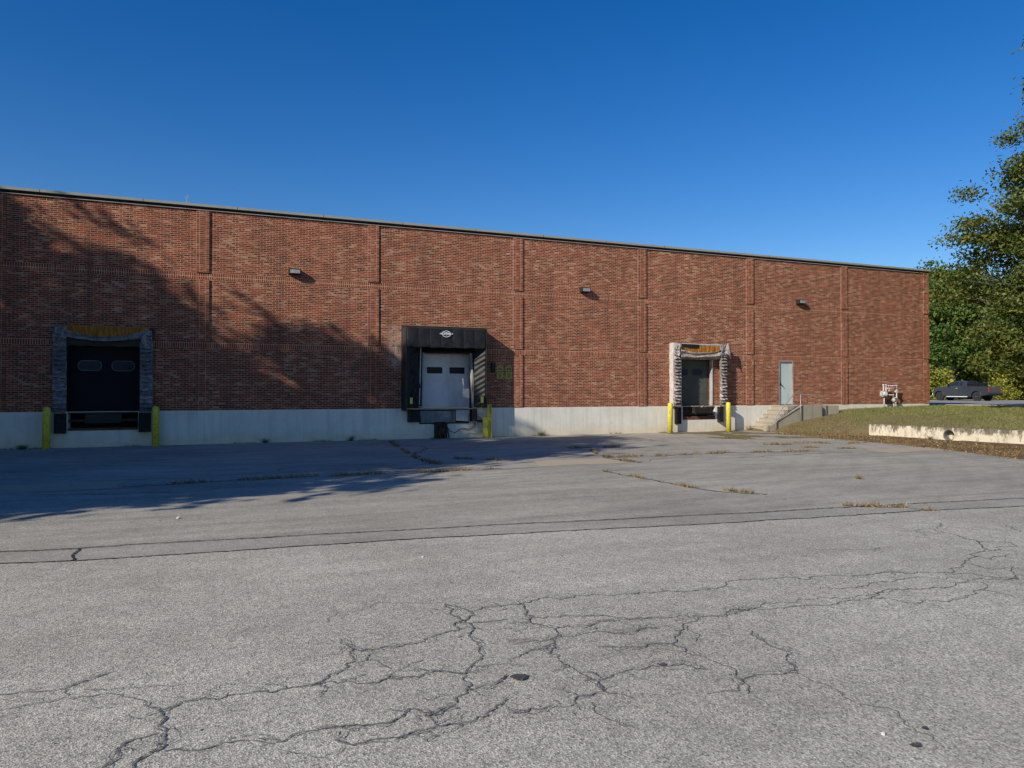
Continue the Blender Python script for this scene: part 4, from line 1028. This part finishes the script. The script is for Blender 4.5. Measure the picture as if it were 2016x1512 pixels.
# ------------------------------------------------------------------ vegetation
def leaf_mesh(name, centres, dirs, size, mat, parent=None, elong=1.5):
    """one small folded leaf (two triangles) per centre"""
    n = len(centres); C_ = np.asarray(centres); 
    nrm = np.asarray(dirs)+rng.normal(0, .75, (n, 3)); nrm /= np.linalg.norm(nrm, axis=1)[:, None]
    r = rng.normal(0, 1, (n, 3)); u = np.cross(nrm, r); u /= np.linalg.norm(u, axis=1)[:, None]; v = np.cross(nrm, u)
    s = (size*rng.uniform(.6, 1.35, n))[:, None]
    V = np.stack([C_-u*s*elong/2, C_+v*s*.42, C_+u*s*elong/2, C_-v*s*.42], 1).reshape(-1, 3)
    V = V.astype(np.float32)
    if parent is not None: V = V-np.array(parent.location, dtype=np.float32)
    me = bpy.data.meshes.new(name); me.vertices.add(4*n); me.vertices.foreach_set('co', V.ravel())
    me.loops.add(4*n); me.loops.foreach_set('vertex_index', np.arange(4*n, dtype=np.int32))
    me.polygons.add(n); me.polygons.foreach_set('loop_start', np.arange(0, 4*n, 4, dtype=np.int32)); me.polygons.foreach_set('loop_total', np.full(n, 4, dtype=np.int32))
    me.update(calc_edges=True); me.materials.append(mat)
    o = bpy.data.objects.new(name, me); col.objects.link(o); o.parent = parent; return o
def tree(name, loc, h, rad, prof, label, leafmat, nb=60, per=700, leaf=.16, trunk_r=.25, base=2., barkm='bark', group=None, seed=0, droop=.0, flat=.45, spread=1., cat='tree', clump=.34, side=None):
    rd = random.Random(seed); T = empty(name, loc, label, cat, group); base_loc = Vector(loc)
    tr = MB(); H = h*.93
    tp = [base_loc+Vector((.25*math.sin(i*1.1+seed)*i/8, .25*math.cos(i*1.7+seed)*i/8, H*i/8-.3 if i == 0 else H*i/8)) for i in range(9)]
    tr.tube(tp, [trunk_r*(1.25 if i == 0 else 1)*(1-i/8.4)**.8+.015 for i in range(9)], 10)
    cs, ds = [], []
    for b in range(nb):
        t_ = (b+.5)/nb; zf = base/h+(1-base/h)*t_**.9
        z = zf*h; rr = rad*prof(zf)*rd.uniform(.45, 1.08); a = b*2.39996+rd.uniform(-.5, .5)
        if side is not None and rd.random() < .2: a = side+rd.uniform(-1.1, 1.1)
        k = min(7, int(zf*8*.82)); root = tp[max(0, k-1)]
        tip = base_loc+Vector((math.cos(a)*rr, math.sin(a)*rr, z-droop*rr))
        mid = root.lerp(tip, .5)+Vector((0, 0, .12*rr))
        r0 = trunk_r*(1-zf)*.5+.03
        tr.tube([root, mid, tip], [r0, r0*.6, .012], 6, False)
        # leafy masses along the outer part of the branch
        nc = max(5, int(9*spread))
        for c_ in range(nc):
            f = rd.uniform(.3, 1.08); cc = root.lerp(mid, f*2) if f < .5 else mid.lerp(tip, f*2-1)
            o_ = Vector((rd.gauss(0, 1), rd.gauss(0, 1), rd.gauss(0, flat)))*rad*.12*(1.2-.4*f)
            cc = cc+o_; m_ = int(per/nc*rd.uniform(.5, 1.5))
            if rd.random() < .5: tr.tube([mid.lerp(tip, .5), cc], [.02, .006], 4, False)
            P_ = rng.normal(0, 1, (m_, 3))*np.array([clump, clump, clump*.55])*rd.uniform(.7, 1.4)+np.array(cc)
            cs.append(P_); ds.append(np.tile(np.array([math.cos(a)*.25, math.sin(a)*.25, .8]), (m_, 1)))
    tr.build('trunk', M[barkm], T, smooth=True)
    leaf_mesh('crown', np.concatenate(cs), np.concatenate(ds), leaf, leafmat, T)
    return T
oval = lambda z: max(.12, math.sin(math.pi*min(1, max(0, (z-.08)/.95))**.85))**.7
cone = lambda z: .15+.95*min(1, (1.02-z)*1.45)
# near tree at the right edge
tree('locust_tree', (38.4, 19.8, .95), 18.2, 6.3, lambda z: .22+.9*min(1, (1.03-z)*1.6)*min(1, .62+z), 'tall full leaved tree at the right edge overhanging the lawn', M['leafnear'], nb=200, per=2500, leaf=.118, trunk_r=.32, base=1.6, seed=5, droop=.13, flat=.3, clump=.36, side=R(170))
# background trees
def atrel(px, Z, dz=0):   # a spot on the far ground, along a bearing from the camera station
    u = (px-1008)/1450; c, s = .3865, .9223; return (Z*(u*s+c), Z*(-u*c+s), .9)
TG = 'trees beyond the truck'
tree('maple_tree', atrel(1864, 84), 15.4, 6.5, oval, 'green leafy tree with pale trunk right behind the pickup truck', M['leafgreen'], nb=70, per=520, leaf=.27, trunk_r=.42, base=4.2, barkm='palebark', group=TG, seed=11, clump=.6)
tree('maple_tree', atrel(1918, 88), 15.0, 6.0, oval, 'green tree with slender pale trunk behind the truck bed', M['leafgreen'], nb=60, per=480, leaf=.27, trunk_r=.2, base=3.6, barkm='palebark', group=TG, seed=12, clump=.6)
tree('maple_tree', atrel(1862, 96), 13.6, 6.5, oval, 'green tree rising just behind the brick corner', M['leafgreen'], nb=60, per=480, leaf=.28, trunk_r=.35, base=3, group=TG, seed=13, clump=.65)
tree('broadleaf_tree', atrel(1985, 92), 15.0, 7, oval, 'dense dark tree behind the overhanging branches', M['leafdark'], nb=60, per=520, leaf=.28, trunk_r=.35, base=2.2, group=TG, seed=14, clump=.65)
tree('broadleaf_tree', atrel(2070, 86), 15, 7, oval, 'dark tree hidden behind the right edge tree', M['leafdark'], nb=50, per=450, leaf=.3, trunk_r=.35, base=2.2, group=TG, seed=15, clump=.65)
dk = tree('broadleaf_tree', atrel(1850, 112), 13, 8, oval, 'dark tree farthest back behind the brick corner', M['leafdark'], nb=55, per=520, leaf=.36, trunk_r=.3, base=.6, group=TG, seed=16, clump=.85)
for px, Z, s_, lab in ((1905, 110, 1.0, 'dark tree farthest back above the truck cab'), (1965, 114, 1.1, 'dark tree farthest back above the truck bed'), (2030, 108, 1.05, 'dark tree farthest back at the right edge'), (2130, 106, 1.1, 'dark tree farthest back outside the right edge'), (1790, 118, 1.0, 'dark tree farthest back hidden behind the warehouse')):
    c = copy_tree(dk); c.location = atrel(px, Z); c.scale = (s_, s_, s_*.95); c.rotation_euler = (0, 0, px*.7); c['label'] = lab
by = tree('shrub', atrel(1842, 79), 3.0, 2.0, oval, 'yellowing shrub between the brick corner and the truck bonnet', M['leafyellow'], nb=26, per=330, leaf=.2, trunk_r=.06, base=.3, group='yellow shrubs under the trees', seed=21, clump=.35, cat='shrub')
for px, Z, s_, lab in ((1866, 84, .6, 'yellowing shrub directly behind the truck bonnet'), (1892, 86, .42, 'low yellow shrub seen under and behind the truck cab'), (1952, 84, 1.15, 'tall yellow shrub behind the truck bed'), (1975, 80, .7, 'yellow shrub just right of the truck tailgate'), (2002, 78, .62, 'yellow shrub at the right edge of the photo'), (1925, 87, .5, 'low yellow shrub seen under and behind the truck bed')):
    c = copy_tree(by); c.location = atrel(px, Z); c.scale = (s_, s_, s_); c.rotation_euler = (0, 0, px*.9); c['label'] = lab
# wooded edge along the left of the lot, whose shade falls on the dock apron
def ab(a, b): return ((a+2.16*b)/2.38, (b-2.16*a)/2.38, 0)
lt = None
for a, b, s_, lab in LEFT[:2]:
    if lt is None:
        lt = tree('oak_tree', ab(a, b), 17, 5.2, oval, lab, M['leafdark'], nb=75, per=560, leaf=.3, trunk_r=.35, base=1.5, group='trees along the left of the lot', seed=31, clump=.45, flat=.3); lt.scale = (s_, s_, s_)
    else:
        c = copy_tree(lt); c.location = ab(a, b); c.scale = (s_, s_, s_); c.rotation_euler = (0, 0, a*1.3); c['label'] = lab

pt = None
for a, b, s_, lab in LEFT[2:]:
    if pt is None:
        pt = tree('pine_tree', ab(a, b), 17.6, 5.0, lambda z: .25+.9*min(1, (1.04-z)*1.5), lab, M['leafdark'], nb=56, per=1100, leaf=.2, trunk_r=.3, base=2.5, group='trees along the left of the lot', seed=44, clump=.34, flat=.12, droop=-.10); pt.scale = (s_, s_, s_)
    else:
        c = copy_tree(pt); c.location = ab(a, b); c.scale = (s_, s_, s_); c.rotation_euler = (0, 0, a*1.3); c['label'] = lab
# grass blades on bank and lawn, weeds, dry leaves
def blades(name, pts, hgt, wid, mat, lean=.5, stuff=True):
    P_ = np.asarray(pts); n = len(P_); a = rng.uniform(0, 6.283, n); h_ = hgt*rng.uniform(.45, 1.3, n); w_ = wid*rng.uniform(.7, 1.3, n)
    dx, dy = np.cos(a), np.sin(a); lx, ly = rng.normal(0, lean, n)*h_, rng.normal(0, lean, n)*h_
    V = np.stack([P_+np.stack([dx*w_, dy*w_, -.01+0*a], 1), P_-np.stack([dx*w_, dy*w_, .01+0*a], 1), P_+np.stack([lx, ly, h_], 1)], 1).reshape(-1, 3).astype(np.float32)
    me = bpy.data.meshes.new(name); me.vertices.add(3*n); me.vertices.foreach_set('co', V.ravel()); me.loops.add(3*n); me.loops.foreach_set('vertex_index', np.arange(3*n, dtype=np.int32))
    me.polygons.add(n); me.polygons.foreach_set('loop_start', np.arange(0, 3*n, 3, dtype=np.int32)); me.polygons.foreach_set('loop_total', np.full(n, 3, dtype=np.int32)); me.update(calc_edges=True); me.materials.append(mat)
    o = bpy.data.objects.new(name, me); col.objects.link(o); return o
pts = []
while len(pts) < 70000:
    x = random.uniform(24.5, 38.7); y = random.uniform(9, 28.3)
    if y < WA[1]+.1 and x < wall_x(y)+.36: continue
    if y > YW-1.6 and x < 28.9: continue
    d = (x-24.4)*.959+(y-27)*.283
    if d < .15: continue
    g = noise.noise(Vector((x*.9, y*.9, 2)))
    if random.random() > min(1, .18+(x-25)*.09+g*.7): continue
    pts.append((x, y, height(x, y)))
tag(blades('lawn_grass', pts, .075, .011, M['grassb']), 'short patchy grass covering the bank and lawn', 'grass', kind='stuff')
pts = []
for ln in WEED_LINES:
    for (x0_, y0_), (x1_, y1_) in zip(ln, ln[1:]):
        l = math.hypot(x1_-x0_, y1_-y0_)
        for i in range(int(l*150)):
            t_ = random.random(); x = x0_+(x1_-x0_)*t_; y = y0_+(y1_-y0_)*t_
            if noise.noise(Vector((x*1.7, y*1.7, 7))) < -.05: continue
            pts.append((x+random.gauss(0, .035), y+random.gauss(0, .06), 0))
tag(blades('crack_weeds', pts, .085, .013, M['weed'], .8), 'dry weeds growing along the cracks in the lot', 'weeds', kind='stuff')
pts = []
for i in range(9000):
    y = random.uniform(9, 28.2); x = dirt_x(y)+random.random()**1.6*2.4
    if y > 26.9 and x > 24.3: continue
    if y <= WA[1] and x > wall_x(y)-.02: continue
    if noise.noise(Vector((x*1.3, y*1.3, 1))) < -.1: continue
    pts.append((x, y, max(0, height(x, y))))
for i in range(2600):
    x = random.uniform(-8, 24); 
    if noise.noise(Vector((x*1.1, 0, 4))) < (.15 if x > -5 else -.5): continue
    pts.append((x, YW-.03-abs(random.gauss(0, .07))-(.25*random.random() if x < -4.6 else 0), 0))
tag(blades('verge_weeds', pts, .08, .010, M['weed'], .7), 'ragged dry weeds along the edge of the asphalt and wall foot', 'weeds', kind='stuff')
cs = []
for i in range(3800):
    y = random.uniform(9, 27.5); x = dirt_x(y)+random.uniform(-.3, 3.2)
    if y <= WA[1] and x > wall_x(y)-.02: x = wall_x(y)-random.random()**2*.9-.03
    if y > 26.8 and x > 24.2: continue
    cs.append((x, y, max(0, height(x, y))+.015))
leaf_o = leaf_mesh('leaf_litter', cs, [(0, 0, 2.5)]*len(cs), .05, M['dryleaf']); tag(leaf_o, 'dry brown leaves scattered below the low wall', 'leaves', kind='stuff')
def tuft(name, x, y, z, n, h_, lab, mat, grp=None):
    P_ = [(x+random.gauss(0, h_*.22), y+random.gauss(0, h_*.22), z) for _ in range(n)]
    o = blades(name, P_, h_, h_*.045, mat, .75); tag(o, lab, 'weed', grp); return o
tuft('weed_tuft', 12.99, 11.73, 0, 60, .13, 'lone dry weed tuft in the open asphalt', M['weed'])
tuft('weed_plant', 13.2, YW-.12, 0, 90, .2, 'bright green weed at the wall foot right of the shelter shadow', M['weedg'])
tuft('weed_plant', 24.2, YW-.2, 0, 40, .3, 'tall dry weed beside the lowest stair steps', M['weed'])
tuft('weed_plant', 25.2, YW-.3, .55, 60, .22, 'small dry weed growing out of the stair steps', M['weed'])
tuft('weed_plant', 26.0, 20.1, .03, 60, .16, 'green weed beside the culvert pipe', M['weedg'])
tuft('weed_plant', 2.1, YW-.12, 0, 70, .18, 'green weed at the shaded wall foot left of the white door', M['weedg'])
tuft('weed_plant', 5.2, YW-.12, 0, 70, .2, 'green weed at the shaded wall foot near the middle pilaster', M['weedg'])
tuft('weed_plant', -5.4, YW-.25, 0, 200, .16, 'clump of green weeds at the left wall foot', M['weedg'])
mb = MB(); bm = bmesh.new(); bmesh.ops.create_icosphere(bm, subdivisions=1, radius=.022)
for v in bm.verts: v.co *= random.uniform(.7, 1.2)
bv = [tuple(v.co) for v in bm.verts]; bf = [tuple(v.index for v in f.verts) for f in bm.faces]; bm.free()
def stone(x, y, s_, lab): tag(MB().add([(x+a*s_, y+b*s_, .016+c*s_*.7) for a, b, c in bv], bf).build('stone', M['stone']), lab, 'stone')
stone(3.44, 2.95, .7, 'small pale stone on the road at the lower right'); stone(-.33, 12.0, 1.6, 'white pebble on the lot beyond the seam'); stone(2.3, 8.1, .8, 'tiny dark edged pebble near the seams')
mb = MB()
for i in range(420):
    x = random.uniform(-8, 22); y = random.uniform(2.5, 26); s_ = random.uniform(.12, .55)*(1 if random.random() < .9 else 1.7)
    mb.add([(x+a*s_, y+b*s_, .012+c*s_*.6) for a, b, c in bv], bf)
tag(mb.build('gravel_bits', plain('grit', (.2, .19, .17), .9, .4, 40)), 'loose grit scattered over the asphalt', 'gravel', kind='stuff')
